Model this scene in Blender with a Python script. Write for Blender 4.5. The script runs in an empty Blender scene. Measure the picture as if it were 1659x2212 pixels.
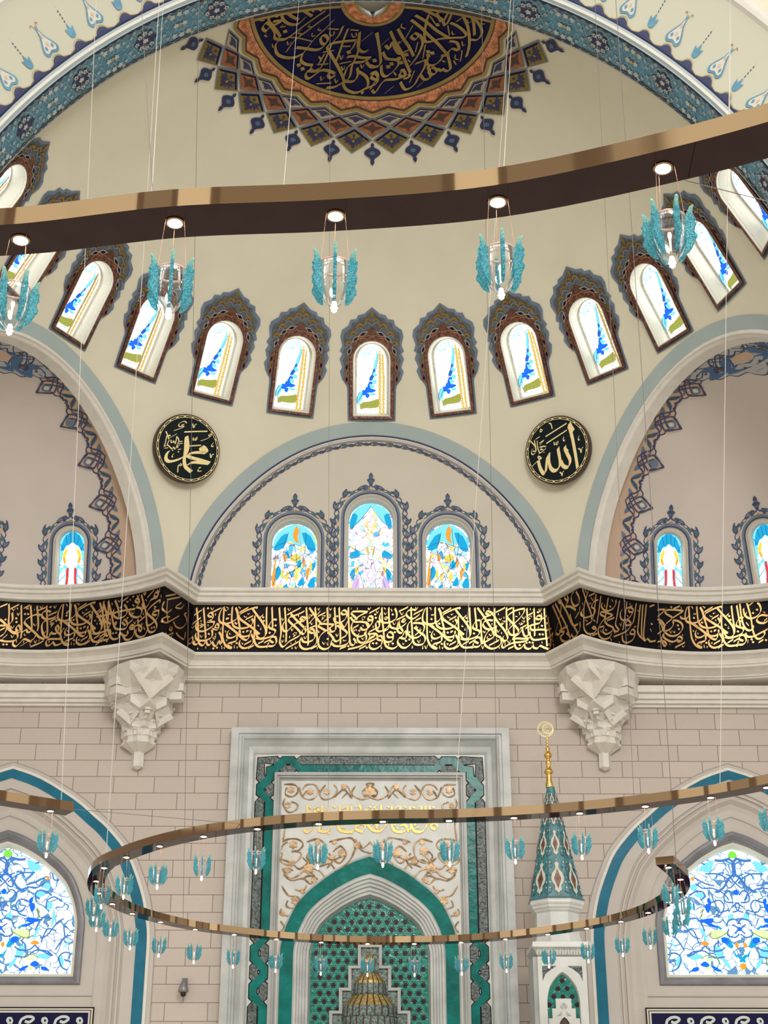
import bpy, math, random
from mathutils import Vector, Matrix
from mathutils.geometry import delaunay_2d_cdt, tessellate_polygon
random.seed(7)
PI=math.pi; C_=bpy.context.scene; COL=C_.collection
sin,cos,rad=math.sin,math.cos,math.radians
# ---------------------------------------------------------------- camera, world, light, exposure
F=3263.0; TH=0.442; YAW=0.0079
cam=bpy.data.cameras.new('camera'); co=bpy.data.objects.new('camera',cam); COL.objects.link(co)
cam.sensor_fit='VERTICAL'; cam.sensor_height=24.0; cam.lens=F/2212*24.0; cam.clip_end=200
co.rotation_euler=(PI/2+TH,0,-YAW); C_.camera=co
w=bpy.data.worlds.new('world'); C_.world=w; w.use_nodes=True
nt=w.node_tree; nt.nodes.clear()
wo=nt.nodes.new('ShaderNodeOutputWorld'); bg=nt.nodes.new('ShaderNodeBackground'); tc=nt.nodes.new('ShaderNodeTexCoord')
sx=nt.nodes.new('ShaderNodeSeparateXYZ'); mr=nt.nodes.new('ShaderNodeMapRange'); rp=nt.nodes.new('ShaderNodeValToRGB')
mr.inputs[1].default_value=-1; mr.inputs[2].default_value=1
nt.links.new(tc.outputs['Generated'],sx.inputs[0]); nt.links.new(sx.outputs[2],mr.inputs[0]); nt.links.new(mr.outputs[0],rp.inputs[0])
e=rp.color_ramp.elements; e[0].position=.30; e[0].color=(.22,.17,.15,1); e[1].position=1; e[1].color=(.86,.88,.80,1)
for p,c in ((.44,(.50,.42,.37,1)),(.52,(.88,.87,.81,1)),(.68,(1.0,1.0,.95,1))):
    q=e.new(p); q.color=c
# made-up light and dark blocks by azimuth and elevation, for the ribbons' reflections
at=nt.nodes.new('ShaderNodeMath'); at.operation='ARCTAN2'; cb=nt.nodes.new('ShaderNodeCombineXYZ'); bk=nt.nodes.new('ShaderNodeTexBrick'); mw=nt.nodes.new('ShaderNodeMix'); mw.data_type='RGBA'; mw.blend_type='MULTIPLY'; mw.inputs[0].default_value=1
nt.links.new(sx.outputs[0],at.inputs[0]); nt.links.new(sx.outputs[1],at.inputs[1]); nt.links.new(at.outputs[0],cb.inputs[0]); nt.links.new(sx.outputs[2],cb.inputs[1]); nt.links.new(cb.outputs[0],bk.inputs[0])
bk.inputs['Scale'].default_value=1; bk.inputs['Brick Width'].default_value=.13; bk.inputs['Row Height'].default_value=.11; bk.inputs['Mortar Size'].default_value=.012; bk.inputs['Bias'].default_value=.1
bk.inputs['Color1'].default_value=(1.35,1.33,1.3,1); bk.inputs['Color2'].default_value=(.38,.33,.30,1); bk.inputs['Mortar'].default_value=(.25,.2,.18,1)
nt.links.new(rp.outputs[0],mw.inputs[6]); nt.links.new(bk.outputs[0],mw.inputs[7])
nt.links.new(mw.outputs[2],bg.inputs[0]); bg.inputs[1].default_value=1.75; nt.links.new(bg.outputs[0],wo.inputs[0])
def area(name,loc,tgt,size,power,col):
    l=bpy.data.lights.new(name,'AREA'); l.size=size; l.energy=power; l.color=col; l.shape='DISK'
    o=bpy.data.objects.new(name,l); o.location=loc; COL.objects.link(o)
    o.rotation_euler=(Vector(tgt)-Vector(loc)).to_track_quat('-Z','Y').to_euler(); return o
area('added_fill_light',(5,-5,19),(-1,28,12),9,3300,(1,1,.96))       # added fill light, unseen behind the viewer, brightening the wall and dome
C_.view_settings.view_transform='Standard'; C_.view_settings.look='None'; C_.view_settings.gamma=1; C_.view_settings.use_curve_mapping=False
C_.view_settings.exposure=0.36
# ---------------------------------------------------------------- pixel rays (layout measured on the photograph, placed on the real surfaces)
def ray(px,py):
    x=(px-829.5)/F; u=(1106-py)/F
    y=cos(TH)-u*sin(TH); z=sin(TH)+u*cos(TH); c,s=cos(YAW),sin(YAW)
    return Vector((x*c+y*s,-x*s+y*c,z))
def onY(px,py,Y): d=ray(px,py); return d*(Y/d.y)
def onZ(px,py,z): d=ray(px,py); return d*(z/d.z)
# ---------------------------------------------------------------- materials
MATS={}
def mat(name,col,rough=.6,metal=0,var=0,scale=4,bump=0,emit=None,es=0,spec=None,bscale=None,alpha=None):
    if name in MATS: return MATS[name]
    m=bpy.data.materials.new(name); MATS[name]=m; m.use_nodes=True; n=m.node_tree; b=n.nodes['Principled BSDF']
    b.inputs['Base Color'].default_value=(*col,1); b.inputs['Roughness'].default_value=rough; b.inputs['Metallic'].default_value=metal
    if spec is not None: b.inputs['Specular IOR Level'].default_value=spec
    if var or bump:
        t=n.nodes.new('ShaderNodeTexCoord'); z=n.nodes.new('ShaderNodeTexNoise'); z.inputs['Scale'].default_value=scale; z.inputs['Detail'].default_value=4
        n.links.new(t.outputs['Object'],z.inputs['Vector'])
        if var:
            r=n.nodes.new('ShaderNodeValToRGB'); r.color_ramp.elements[0].position=.35; r.color_ramp.elements[1].position=.65
            r.color_ramp.elements[0].color=(*[c*(1-var) for c in col],1); r.color_ramp.elements[1].color=(*[min(1,c*(1+var)) for c in col],1)
            n.links.new(z.outputs['Fac'],r.inputs[0]); n.links.new(r.outputs[0],b.inputs['Base Color'])
        if bump:
            z2=z
            if bscale: z2=n.nodes.new('ShaderNodeTexNoise'); z2.inputs['Scale'].default_value=bscale; n.links.new(t.outputs['Object'],z2.inputs['Vector'])
            bp=n.nodes.new('ShaderNodeBump'); bp.inputs['Strength'].default_value=bump; bp.inputs['Distance'].default_value=.03
            n.links.new(z2.outputs['Fac'],bp.inputs['Height']); n.links.new(bp.outputs[0],b.inputs['Normal'])
    if emit: b.inputs['Emission Color'].default_value=(*emit,1); b.inputs['Emission Strength'].default_value=es
    return m
def glow(name,col,s):
    m=bpy.data.materials.new(name); MATS[name]=m; m.use_nodes=True; n=m.node_tree; n.nodes.clear()
    o=n.nodes.new('ShaderNodeOutputMaterial'); e=n.nodes.new('ShaderNodeEmission'); e.inputs[0].default_value=(*col,1); e.inputs[1].default_value=s
    n.links.new(e.outputs[0],o.inputs[0]); return m
PLAST=mat('cream_plaster',(.66,.63,.505),.85,var=.03,scale=.8,bump=.05,bscale=25)
PLAST2=mat('rose_plaster',(.58,.525,.485),.85,var=.03,scale=.8)
LUN=mat('pale_plaster',(.56,.52,.445),.85,var=.02,scale=1)
MOLD=mat('white_stone',(.66,.64,.59),.7,var=.04,scale=5,bump=.1,bscale=60)
REV=mat('white_reveal',(.58,.575,.50),.8)
PBLUE=mat('pale_blue_paint',(.345,.42,.425),.85,var=.03,scale=1.5)
NAVY=mat('navy_paint',(.02,.025,.09),.6)
BORD=mat('dark_blue_line',(.045,.055,.13),.7)
SLATE=mat('slate_blue_paint',(.13,.18,.25),.7,var=.1,scale=5)
TEALG=mat('grey_teal_leaf',(.06,.13,.17),.7)
PEACH=mat('peach_paint',(.55,.40,.30),.7)
GOLDP=mat('gold_paint',(.30,.20,.055),.42,.35,var=.18,scale=2)
OLIVE=mat('olive_gold',(.20,.14,.03),.45,.3,var=.15,scale=6)
ORANGE=mat('burnt_orange',(.30,.105,.04),.5,.2,var=.2,scale=8)
COPPER=mat('carved_copper',(.55,.21,.09),.45,.35,var=.45,scale=9,bump=.9,bscale=14)
DARK=mat('dark_brown',(.05,.025,.02),.5)
BRONZ=mat('bronze_brown',(.11,.05,.035),.4,.3,var=.35,scale=12)
BEIGE=mat('beige_tile',(.36,.30,.22),.5)
DKBLUE=mat('deep_blue',(.003,.004,.042),.6,spec=.15)
BLACK=mat('black_lacquer',(.003,.002,.004),.5,spec=.12)
GREENB=mat('dark_green_black',(.004,.010,.012),.5,spec=.15)
GOLD=mat('gold_letters',(.62,.385,.155),.40,.8,var=.1,scale=1)
GOLD2=mat('bright_gold',(.86,.72,.36),.42,.25)
GOLDM=mat('polished_gold',(.75,.48,.12),.22,1)
MARB=mat('grey_marble',(.42,.435,.43),.4,var=.14,scale=2.2)
MARBD=mat('grey_marble_dark',(.33,.34,.335),.4,var=.12,scale=2.2)
MARBW=mat('white_marble',(.54,.555,.54),.4,var=.08,scale=2.5)
TEAL=mat('teal_glazed_tile',(.001,.135,.12),.2,spec=.16,var=.28,scale=3,bump=.22,bscale=7)
TEAL2=mat('teal_star_tile',(.010,.18,.145),.14,spec=.3,var=.3,scale=8,bump=.35,bscale=14)
MAROON=mat('maroon_tile',(.03,.003,.006),.2,spec=.25)
BLUET=mat('blue_glazed_tile',(.002,.125,.21),.18,spec=.25,var=.12,scale=3,bump=.1,bscale=5)
FRAME=mat('slate_marble',(.17,.17,.185),.4,var=.15,scale=3)
TQ=mat('turquoise_paint',(.085,.25,.37),.6,var=.15,scale=4); CONE=mat('cone_tile_teal',(.035,.17,.19),.35,var=.3,scale=9)
IVORY=mat('ivory_paint',(.56,.53,.46),.6)
CARVE=mat('carved_dark_tile',(.05,.07,.066),.3,var=.75,scale=16,bump=.5,bscale=20)
RELIEF=mat('gilded_relief',(.36,.23,.115),.38,.35,var=.4,scale=10)
GREYP=mat('grey_paint',(.17,.19,.20),.6)
LINE=mat('fine_line',(.28,.25,.24),.8)
# mirror bronze
CH=mat('mirror_bronze',(.25,.17,.095),.035,1)
CHU=mat('dark_reflection_underside',(.022,.008,.009),.04); CHU.node_tree.nodes['Principled BSDF'].inputs['IOR'].default_value=1.22  # ribbon underside: reflection of a dark floor is put into this colour
CFR=mat('dark_copper_frame',(.16,.065,.045),.38,.4,var=.5,scale=14,bump=.5,bscale=18)
ARCHP=mat('arch_plaster',(.49,.49,.395),.85); NICHP=mat('niche_plaster',(.475,.44,.41),.8,var=.03,scale=2); PCOP=mat('pale_copper',(.72,.40,.26),.45,.3)
SPOT=glow('spot_glow',(1,.72,.48),26); BULB=glow('bulb_glow',(1,.74,.55),7)
CORD=mat('copper_cord',(.75,.42,.32),.4,emit=(1,.5,.3),es=.0)
CABLE=mat('white_cable',(.55,.52,.47),.5); CABLED=mat('grey_cable',(.16,.14,.13),.5)
def glassmat():
    m=bpy.data.materials.new('clear_glass'); m.use_nodes=True; n=m.node_tree; n.nodes.clear()
    o=n.nodes.new('ShaderNodeOutputMaterial'); t=n.nodes.new('ShaderNodeBsdfTransparent'); g=n.nodes.new('ShaderNodeBsdfGlossy'); x=n.nodes.new('ShaderNodeMixShader')
    l=n.nodes.new('ShaderNodeLayerWeight'); l.inputs[0].default_value=.35; t.inputs[0].default_value=(.93,.94,.95,1); g.inputs[1].default_value=.03
    mt=n.nodes.new('ShaderNodeMath'); mt.operation='MULTIPLY_ADD'; mt.inputs[1].default_value=.55; mt.inputs[2].default_value=.03
    n.links.new(l.outputs['Fresnel'],mt.inputs[0]); n.links.new(mt.outputs[0],x.inputs[0])
    n.links.new(t.outputs[0],x.inputs[1]); n.links.new(g.outputs[0],x.inputs[2]); n.links.new(x.outputs[0],o.inputs[0]); return m
GLASS=glassmat()
def petalmat():
    m=bpy.data.materials.new('turquoise_crystal'); m.use_nodes=True; n=m.node_tree; b=n.nodes['Principled BSDF']
    tcn=n.nodes.new('ShaderNodeTexCoord'); v=n.nodes.new('ShaderNodeTexVoronoi'); v.inputs['Scale'].default_value=110
    n.links.new(tcn.outputs['Object'],v.inputs['Vector']); r=n.nodes.new('ShaderNodeValToRGB')
    r.color_ramp.elements[0].color=(.02,.36,.48,1); r.color_ramp.elements[1].color=(.38,.86,.92,1); r.color_ramp.elements[0].position=.2
    n.links.new(v.outputs['Distance'],r.inputs[0])
    s=n.nodes.new('ShaderNodeSeparateXYZ'); n.links.new(tcn.outputs['Object'],s.inputs[0])
    k=n.nodes.new('ShaderNodeMapRange'); k.inputs[1].default_value=-.30; k.inputs[2].default_value=-.245; n.links.new(s.outputs[2],k.inputs[0])
    mx=n.nodes.new('ShaderNodeMix'); mx.data_type='RGBA'; n.links.new(k.outputs[0],mx.inputs[0]); n.links.new(r.outputs[0],mx.inputs[6]); mx.inputs[7].default_value=(.62,.85,.75,1)
    n.links.new(mx.outputs[2],b.inputs['Base Color']); b.inputs['Roughness'].default_value=.12
    bp=n.nodes.new('ShaderNodeBump'); bp.inputs['Strength'].default_value=.9; bp.inputs['Distance'].default_value=.004
    n.links.new(v.outputs['Distance'],bp.inputs['Height']); n.links.new(bp.outputs[0],b.inputs['Normal'])
    tl=n.nodes.new('ShaderNodeBsdfTranslucent'); n.links.new(mx.outputs[2],tl.inputs[0]); x=n.nodes.new('ShaderNodeMixShader'); x.inputs[0].default_value=.5
    tp=n.nodes.new('ShaderNodeBsdfTransparent'); tp.inputs[0].default_value=(.35,.8,.88,1); x2=n.nodes.new('ShaderNodeMixShader'); x2.inputs[0].default_value=.28
    n.links.new(b.outputs[0],x.inputs[1]); n.links.new(tl.outputs[0],x.inputs[2]); n.links.new(x.outputs[0],x2.inputs[1]); n.links.new(tp.outputs[0],x2.inputs[2])
    n.links.new(x2.outputs[0],n.nodes['Material Output'].inputs[0]); return m
PETAL=petalmat()
def brickmat():
    m=bpy.data.materials.new('stone_blocks'); m.use_nodes=True; n=m.node_tree; b=n.nodes['Principled BSDF']; b.inputs['Roughness'].default_value=.8
    tcn=n.nodes.new('ShaderNodeTexCoord'); mp=n.nodes.new('ShaderNodeMapping'); mp.inputs['Rotation'].default_value=(-PI/2,0,0)
    n.links.new(tcn.outputs['Object'],mp.inputs[0]); br=n.nodes.new('ShaderNodeTexBrick'); n.links.new(mp.outputs[0],br.inputs[0])
    mp.inputs['Location'].default_value=(.31,-.136,0)
    br.inputs['Scale'].default_value=1; br.inputs['Brick Width'].default_value=.82; br.inputs['Row Height'].default_value=.338; br.inputs['Mortar Size'].default_value=.0075
    br.inputs['Mortar Smooth'].default_value=.2; br.inputs['Color1'].default_value=(.555,.485,.435,1); br.inputs['Color2'].default_value=(.515,.45,.405,1); br.inputs['Mortar'].default_value=(.20,.165,.15,1)
    br.offset=.42; br.squash=1
    z=n.nodes.new('ShaderNodeTexNoise'); z.inputs['Scale'].default_value=45; n.links.new(tcn.outputs['Object'],z.inputs[0])
    mx=n.nodes.new('ShaderNodeMix'); mx.data_type='RGBA'; mx.blend_type='MULTIPLY'; mx.inputs[0].default_value=.18; n.links.new(br.outputs[0],mx.inputs[6]); n.links.new(z.outputs['Fac'],mx.inputs[7])
    n.links.new(mx.outputs[2],b.inputs['Base Color']); bp=n.nodes.new('ShaderNodeBump'); bp.inputs['Strength'].default_value=.25; bp.inputs['Distance'].default_value=.02
    n.links.new(z.outputs['Fac'],bp.inputs['Height']); n.links.new(bp.outputs[0],b.inputs['Normal']); return m
BRICK=brickmat()
def carpetmat():
    m=mat('pale_bounce_carpet',(.74,.70,.60),.95,var=.1,scale=3); return m  # colour raised to a pale cream to bounce extra light into the dome
# stained glass colours (daylight through coloured panes)
GW=glow('glass_white',(1,.99,.97),3.6); GC=glow('glass_cyan',(.22,.75,1),.95); GB=glow('glass_blue',(.02,.18,.95),.85); GY=glow('glass_yellow',(1,.80,.12),.80)
GO=glow('glass_olive',(.62,.60,.12),.60); GR=glow('glass_red',(.95,.06,.08),.75); GA=glow('glass_orange',(1,.42,.06),.82); GG=glow('glass_green',(.25,.80,.08),.9)
GM=glow('glass_maroon',(.30,.01,.05),.5); GP=glow('glass_pale_blue',(.60,.92,1),1.35); GT=glow('glass_teal',(.02,.42,.75),.85); GK=glow('glass_lilac',(.62,.45,.95),1.0)
LEAD=glow('lead_line',(.08,.26,.48),.38); LEADW=glow('lead_blue_line',(.10,.28,.72),.7); LEADP=glow('lead_pink_line',(.85,.36,.30),.55); LEADG=glow('lead_green_line',(.35,.55,.12),.6)
# ---------------------------------------------------------------- mesh builder
def tag(o,label=None,cat=None,group=None,kind=None):
    if label: o['label']=label
    if cat: o['category']=cat
    if group: o['group']=group
    if kind: o['kind']=kind
    return o
def empty(name,loc=(0,0,0),rz=0,**k):
    o=bpy.data.objects.new(name,None); o.location=loc; o.rotation_euler=(0,0,rz); o.empty_display_size=.1; COL.objects.link(o); return tag(o,**k)
class MB:
    def __init__(s): s.v=[]; s.f=[]; s.m=[]; s.ms=[]; s.k=0
    def mi(s,m):
        if m not in s.ms: s.ms.append(m)
        return s.ms.index(m)
    def add(s,vs,fs,m):
        o=len(s.v); s.v+= [tuple(v) for v in vs]; k=s.mi(m)
        for f in fs: s.f.append([i+o for i in f]); s.m.append(k)
    def box(s,x0,x1,y0,y1,z0,z1,m):
        s.add([(x,y,z) for x in(x0,x1) for y in(y0,y1) for z in(z0,z1)],[(0,1,3,2),(4,6,7,5),(0,4,5,1),(2,3,7,6),(0,2,6,4),(1,5,7,3)],m)
    def grid(s,rows,m,closed=False):
        n=len(rows[0]); vs=[p for r in rows for p in r]; fs=[]
        for i in range(len(rows)-1):
            for j in range(n if closed else n-1):
                a=i*n+j; b=i*n+(j+1)%n; fs.append((a,b,b+n,a+n))
        s.add(vs,fs,m)
    def tube(s,pts,r,m,n=6,caps=True):
        pts=[Vector(p) for p in pts]; rows=[]; rr=r if isinstance(r,(list,tuple)) else [r]*len(pts)
        for i,p in enumerate(pts):
            d=(pts[min(i+1,len(pts)-1)]-pts[max(i-1,0)]).normalized(); a=d.orthogonal().normalized() if i==0 else (a-d*a.dot(d)).normalized(); b=d.cross(a)
            rows.append([p+(a*cos(2*PI*k/n)+b*sin(2*PI*k/n))*rr[i] for k in range(n)])
        s.grid(rows,m,True)
        if caps: o=len(s.v); s.add(rows[0],[list(range(n))],m); s.add(rows[-1],[list(range(n))],m)
    def lathe(s,prof,m,n=24,c=(0,0,0),ph=0):
        s.grid([[(c[0]+r*cos(2*PI*k/n+ph),c[1]+r*sin(2*PI*k/n+ph),c[2]+z) for k in range(n)] for r,z in prof],m,True)
    def poly(s,pts3,m,pts2=None):
        if len(pts3)<=4: s.add(pts3,[list(range(len(pts3)))],m); return
        p2=pts2 or pts3; t=tessellate_polygon([[Vector((p[0],p[1],0)) for p in p2]])
        s.add(pts3,[tuple(x) for x in t],m)
    def prism(s,p2,f0,f1,m):       # 2D loop, two maps -> solid
        a=[f0(*p) for p in p2]; b=[f1(*p) for p in p2]; n=len(p2)
        s.poly(a,m,p2); s.poly(b,m,p2); s.add(a+b,[(i,(i+1)%n,(i+1)%n+n,i+n) for i in range(n)],m)
    def build(s,name,parent=None,smooth=False,label=None,**k):
        me=bpy.data.meshes.new(name); me.from_pydata(s.v,[],s.f); me.update()
        for m in s.ms: me.materials.append(m)
        me.polygons.foreach_set('material_index',s.m)
        if smooth: me.polygons.foreach_set('use_smooth',[True]*len(s.f))
        o=bpy.data.objects.new(name,me); COL.objects.link(o)
        if parent: o.parent=parent
        return tag(o,label=label,**k)
def lift(mb,A,B):      # paint layers stack: every new stroke lies a hair above the one before
    mb.k+=1; L=[Vector(p) for p in A]; n=(L[len(L)//2]-L[0]).cross(Vector(B)-L[0])
    if n.length<1e-9: return Vector((0,0,0))
    n.normalize()
    if n.dot(L[0])>0: n=-n
    return n*(.00016*(mb.k%60))
def smooth_pts(p,n=5,closed=False):
    if len(p)<3: return list(p)
    out=[]; L=len(p); rng=range(L if closed else L-1)
    for i in rng:
        if closed: a,b,c,d=p[(i-1)%L],p[i],p[(i+1)%L],p[(i+2)%L]
        else: a,b,c,d=p[max(i-1,0)],p[i],p[i+1],p[min(i+2,L-1)]
        for k in range(n):
            t=k/n; out.append(tuple(.5*(2*b[q]+(c[q]-a[q])*t+(2*a[q]-5*b[q]+4*c[q]-d[q])*t*t+(-a[q]+3*b[q]-3*c[q]+d[q])*t**3) for q in(0,1)))
    if not closed: out.append(tuple(p[-1]))
    return out
def stroke(mb,pts,w,m,f,nib=None,taper=False,n=5,sm=True):
    """ribbon along 2-D points; nib=angle for a broad pen"""
    p=smooth_pts(pts,n) if sm else list(pts); L=[];R=[]; N=len(p)
    for i in range(N):
        a=p[max(i-1,0)]; b=p[min(i+1,N-1)]; dx,dy=b[0]-a[0],b[1]-a[1]; l=math.hypot(dx,dy) or 1; nx,ny=-dy/l,dx/l
        ww=w(i/(N-1)) if callable(w) else w
        if nib is not None:
            ax,ay=cos(nib),sin(nib); sg=1 if ax*nx+ay*ny>0 else -1
            ox,oy=ax*sg*.42+nx*.11,ay*sg*.42+ny*.11
        else: ox,oy=nx*.5,ny*.5
        if taper: ww*=min(1,.15+2.2*min(i,N-1-i)/(N-1)*1.6)
        L.append(f(p[i][0]+ox*ww,p[i][1]+oy*ww)); R.append(f(p[i][0]-ox*ww,p[i][1]-oy*ww))
    d=lift(mb,L,R[len(R)//3]); mb.grid([[Vector(q)+d for q in L],[Vector(q)+d for q in R]],m)
def shape(mb,pts,m,f,sm=True,n=4):
    p=smooth_pts(pts,n,True) if sm else pts
    v=[Vector(f(*q)) for q in p]; d=lift(mb,[v[0],v[len(v)//3]],v[2*len(v)//3]); mb.poly([q+d for q in v],m,p)
def P(s): return [[tuple(float(c) for c in q.split(',')) for q in t.split()] for t in s.replace('\n',' ').split(';') if t.strip()]
def inside(p,poly):
    x,y=p; c=False; j=len(poly)-1
    for i in range(len(poly)):
        a,b=poly[i],poly[j]
        if (a[1]>y)!=(b[1]>y) and x<(b[0]-a[0])*(y-a[1])/(b[1]-a[1])+a[0]: c=not c
        j=i
    return c
def cdt(outer,holes,pts,f,mb,m):
    vs=[];ed=[]
    for lp in [outer]+holes:
        o=len(vs); vs+=[Vector(p) for p in lp]; ed+=[(o+i,o+(i+1)%len(lp)) for i in range(len(lp))]
    bb=[(min(p[0] for p in h),max(p[0] for p in h),min(p[1] for p in h),max(p[1] for p in h)) for h in holes]
    def ok(p):
        if not inside(p,outer): return False
        return not any(b[0]<p[0]<b[1] and b[2]<p[1]<b[3] and inside(p,h) for h,b in zip(holes,bb))
    vs+=[Vector(p) for p in pts if ok(p)]
    r=delaunay_2d_cdt(vs,ed,[],0,1e-5); V,Fc=r[0],r[2]; out=[]
    for t in Fc:
        c=(sum(V[i].x for i in t)/3,sum(V[i].y for i in t)/3)
        if ok(c): out.append(tuple(t))
    used=sorted({i for t in out for i in t}); ix={u:k for k,u in enumerate(used)}
    mb.add([f(V[i].x,V[i].y) for i in used],[tuple(ix[i] for i in t) for t in out],m)

def fine(mb,pts,m,f,nx=16,ny=10):
    p=smooth_pts(pts,3,True); xs=[q[0] for q in p]; ys=[q[1] for q in p]; x0,x1,y0,y1=min(xs),max(xs),min(ys),max(ys)
    cdt(p,[],[(x0+(x1-x0)*(i+.5)/nx,y0+(y1-y0)*(j+.5)/ny) for i in range(nx) for j in range(ny)],f,mb,m)

def mosaic(name,scale,cols,lead,lw,sw,sl,dist=.55,ns=2.2):
    """coloured glass cells with lead lines; cols = [(position, colour)...]"""
    m=bpy.data.materials.new(name); m.use_nodes=True; n=m.node_tree; n.nodes.clear(); N=n.nodes.new; Lk=n.links.new
    o=N('ShaderNodeOutputMaterial'); e=N('ShaderNodeEmission'); Lk(e.outputs[0],o.inputs[0]); tcn=N('ShaderNodeTexCoord')
    nz=N('ShaderNodeTexNoise'); nz.inputs['Scale'].default_value=ns; Lk(tcn.outputs['Object'],nz.inputs[0])
    ad=N('ShaderNodeVectorMath'); ad.operation='MULTIPLY_ADD'; ad.inputs[1].default_value=(dist,.0,dist); Lk(nz.outputs['Color'],ad.inputs[0]); Lk(tcn.outputs['Object'],ad.inputs[2])
    mp=N('ShaderNodeMapping'); mp.inputs['Scale'].default_value=(1,0,1); Lk(ad.outputs[0],mp.inputs[0])
    v=N('ShaderNodeTexVoronoi'); v.feature='DISTANCE_TO_EDGE'; v.inputs['Scale'].default_value=scale; Lk(mp.outputs[0],v.inputs['Vector'])
    v2=N('ShaderNodeTexVoronoi'); v2.inputs['Scale'].default_value=scale; Lk(mp.outputs[0],v2.inputs['Vector'])
    s=N('ShaderNodeSeparateColor'); Lk(v2.outputs['Color'],s.inputs[0]); r=N('ShaderNodeValToRGB'); r.color_ramp.interpolation='CONSTANT'
    el=r.color_ramp.elements; el[0].color=(*cols[0][1],1); el[1].position=cols[1][0]; el[1].color=(*cols[1][1],1)
    for p,c in cols[2:]: q=el.new(p); q.color=(*c,1)
    Lk(s.outputs[0],r.inputs[0])
    lt=N('ShaderNodeMath'); lt.operation='LESS_THAN'; lt.inputs[1].default_value=lw; Lk(v.outputs['Distance'],lt.inputs[0])
    mx=N('ShaderNodeMix'); mx.data_type='RGBA'; Lk(lt.outputs[0],mx.inputs[0]); Lk(r.outputs[0],mx.inputs[6]); mx.inputs[7].default_value=(*lead,1); Lk(mx.outputs[2],e.inputs[0])
    st=N('ShaderNodeMapRange'); Lk(lt.outputs[0],st.inputs[0]); st.inputs[3].default_value=sw; st.inputs[4].default_value=sl; Lk(st.outputs[0],e.inputs[1]); return m
ARAB=mosaic('arabesque_glass',4.6,[(0,(1,1,1)),(.72,(.70,.92,1)),(.86,(.40,.80,1))],(.16,.36,.62),.048,3.0,.8)
MOSA=mosaic('mosaic_glass',9.5,[(0,(1,.99,.95)),(.52,(.30,.62,.9)),(.62,(1,1,1)),(.70,(.95,.62,.16)),(.77,(.06,.36,.55)),(.84,(.9,.85,.55)),(.90,(.55,.8,.95))],(.42,.30,.48),.035,1.5,.8,.35,3)
MOSB=mosaic('mosaic_glass_lilac',10.5,[(0,(1,.99,.97)),(.60,(.35,.70,.95)),(.70,(1,1,1)),(.78,(.70,.52,.85)),(.85,(.06,.40,.6)),(.92,(.95,.75,.3))],(.45,.30,.55),.035,1.5,.8,.25,3)
# ---------------------------------------------------------------- half dome
XC,YC,ZC=-.043,22.31,11.885; D7=7.56; YA=22.2
def RP(e):
    t=max(0,min(1,(e-15)/75)); return 8.5+1.2*t*t*(3-2*t)
def dome(az,e,h=0):             # degrees; h = offset towards the room
    R=RP(e)-h; a,b=rad(az),rad(e); return Vector((XC+R*cos(b)*sin(a),YC+R*cos(b)*cos(a),ZC+R*sin(b)))
def dpol(x,y,h=0):              # polar parameter plane (90-e)*(sin az,cos az)
    return dome(math.degrees(math.atan2(x,y)),90-math.hypot(x,y),h)
def d2p(q):
    d=Vector(q)-Vector((XC,YC,ZC)); az=math.atan2(d.x,d.y); e=math.degrees(math.asin(max(-1,min(1,d.z/d.length)))); return ((90-e)*sin(az),(90-e)*cos(az))
def hit(px,py,h=0):             # photograph ray -> dome
    r=ray(px,py); t0=10.; t1=45.
    def g(t):
        q=r*t; d=q-Vector((XC,YC,ZC)); e=math.degrees(math.asin(max(-1,min(1,d.z/d.length)))); return d.length-(RP(e)-h)
    t0=22./r.y if g(22./r.y)<0 else 18/r.y
    for _ in range(50):
        tm=(t0+t1)/2
        if g(tm)<0: t0=tm
        else: t1=tm
    return r*t0
def arch_r(a,phi=0):            # radius of dome/plane intersection at arch angle a
    lo,hi=1.,8.
    for _ in range(40):
        m=(lo+hi)/2; d=math.hypot(math.hypot(D7,m*cos(a)),m*sin(a)); e=math.degrees(math.asin(m*sin(a)/d))
        if d<RP(e): lo=m
        else: hi=m
    return lo
def archpt(a,phi,rr,dd=0):      # point in the arch plane of the bay at azimuth phi
    p=rad(phi); D=D7+dd
    return Vector((XC+D*sin(p)+rr*cos(a)*cos(p), YC+D*cos(p)-rr*cos(a)*sin(p), ZC+rr*sin(a)))
NA=48; AR=[PI*i/NA for i in range(NA+1)]; ARR=[arch_r(a) for a in AR]
archloop=lambda phi:[d2p(archpt(a,phi,r)) for a,r in zip(AR,ARR)]
# dome windows: local frames
AZS=14.264; E0,E1=30.9,47.6
class Frame:
    def __init__(s,o,top,proj):
        s.o=Vector(o); s.v=(Vector(top)-s.o); s.len=s.v.length; s.v.normalize(); s.proj=proj
    def at(s,u,v,n=0): return s.o+s.u*u+s.v*v+s.n*n
def dframe(k):
    az=k*AZS; f=Frame(dome(az,E0),dome(az,E1),None); f.u=Vector((cos(rad(az)),-sin(rad(az)),0)); f.n=f.v.cross(f.u)*-1
    if f.n.dot(Vector((sin(rad(az)),cos(rad(az)),0)))<0: f.n=-f.n
    return f
def onD(f,u,v,h=0): x,y=d2p(f.at(u,v)); return dpol(x,y,h)
S=.00345
OPEN=[(-.40,.13),(.40,.13)]+[(.40*cos(PI*i/16),1.36+.40*sin(PI*i/16)) for i in range(0,17)]
fr={k:dframe(k) for k in range(-6,7)}
holes=[[d2p(fr[k].at(*p)) for p in OPEN] for k in fr]
def medal_r(): pass
outer=[]
seq=[]
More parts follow.
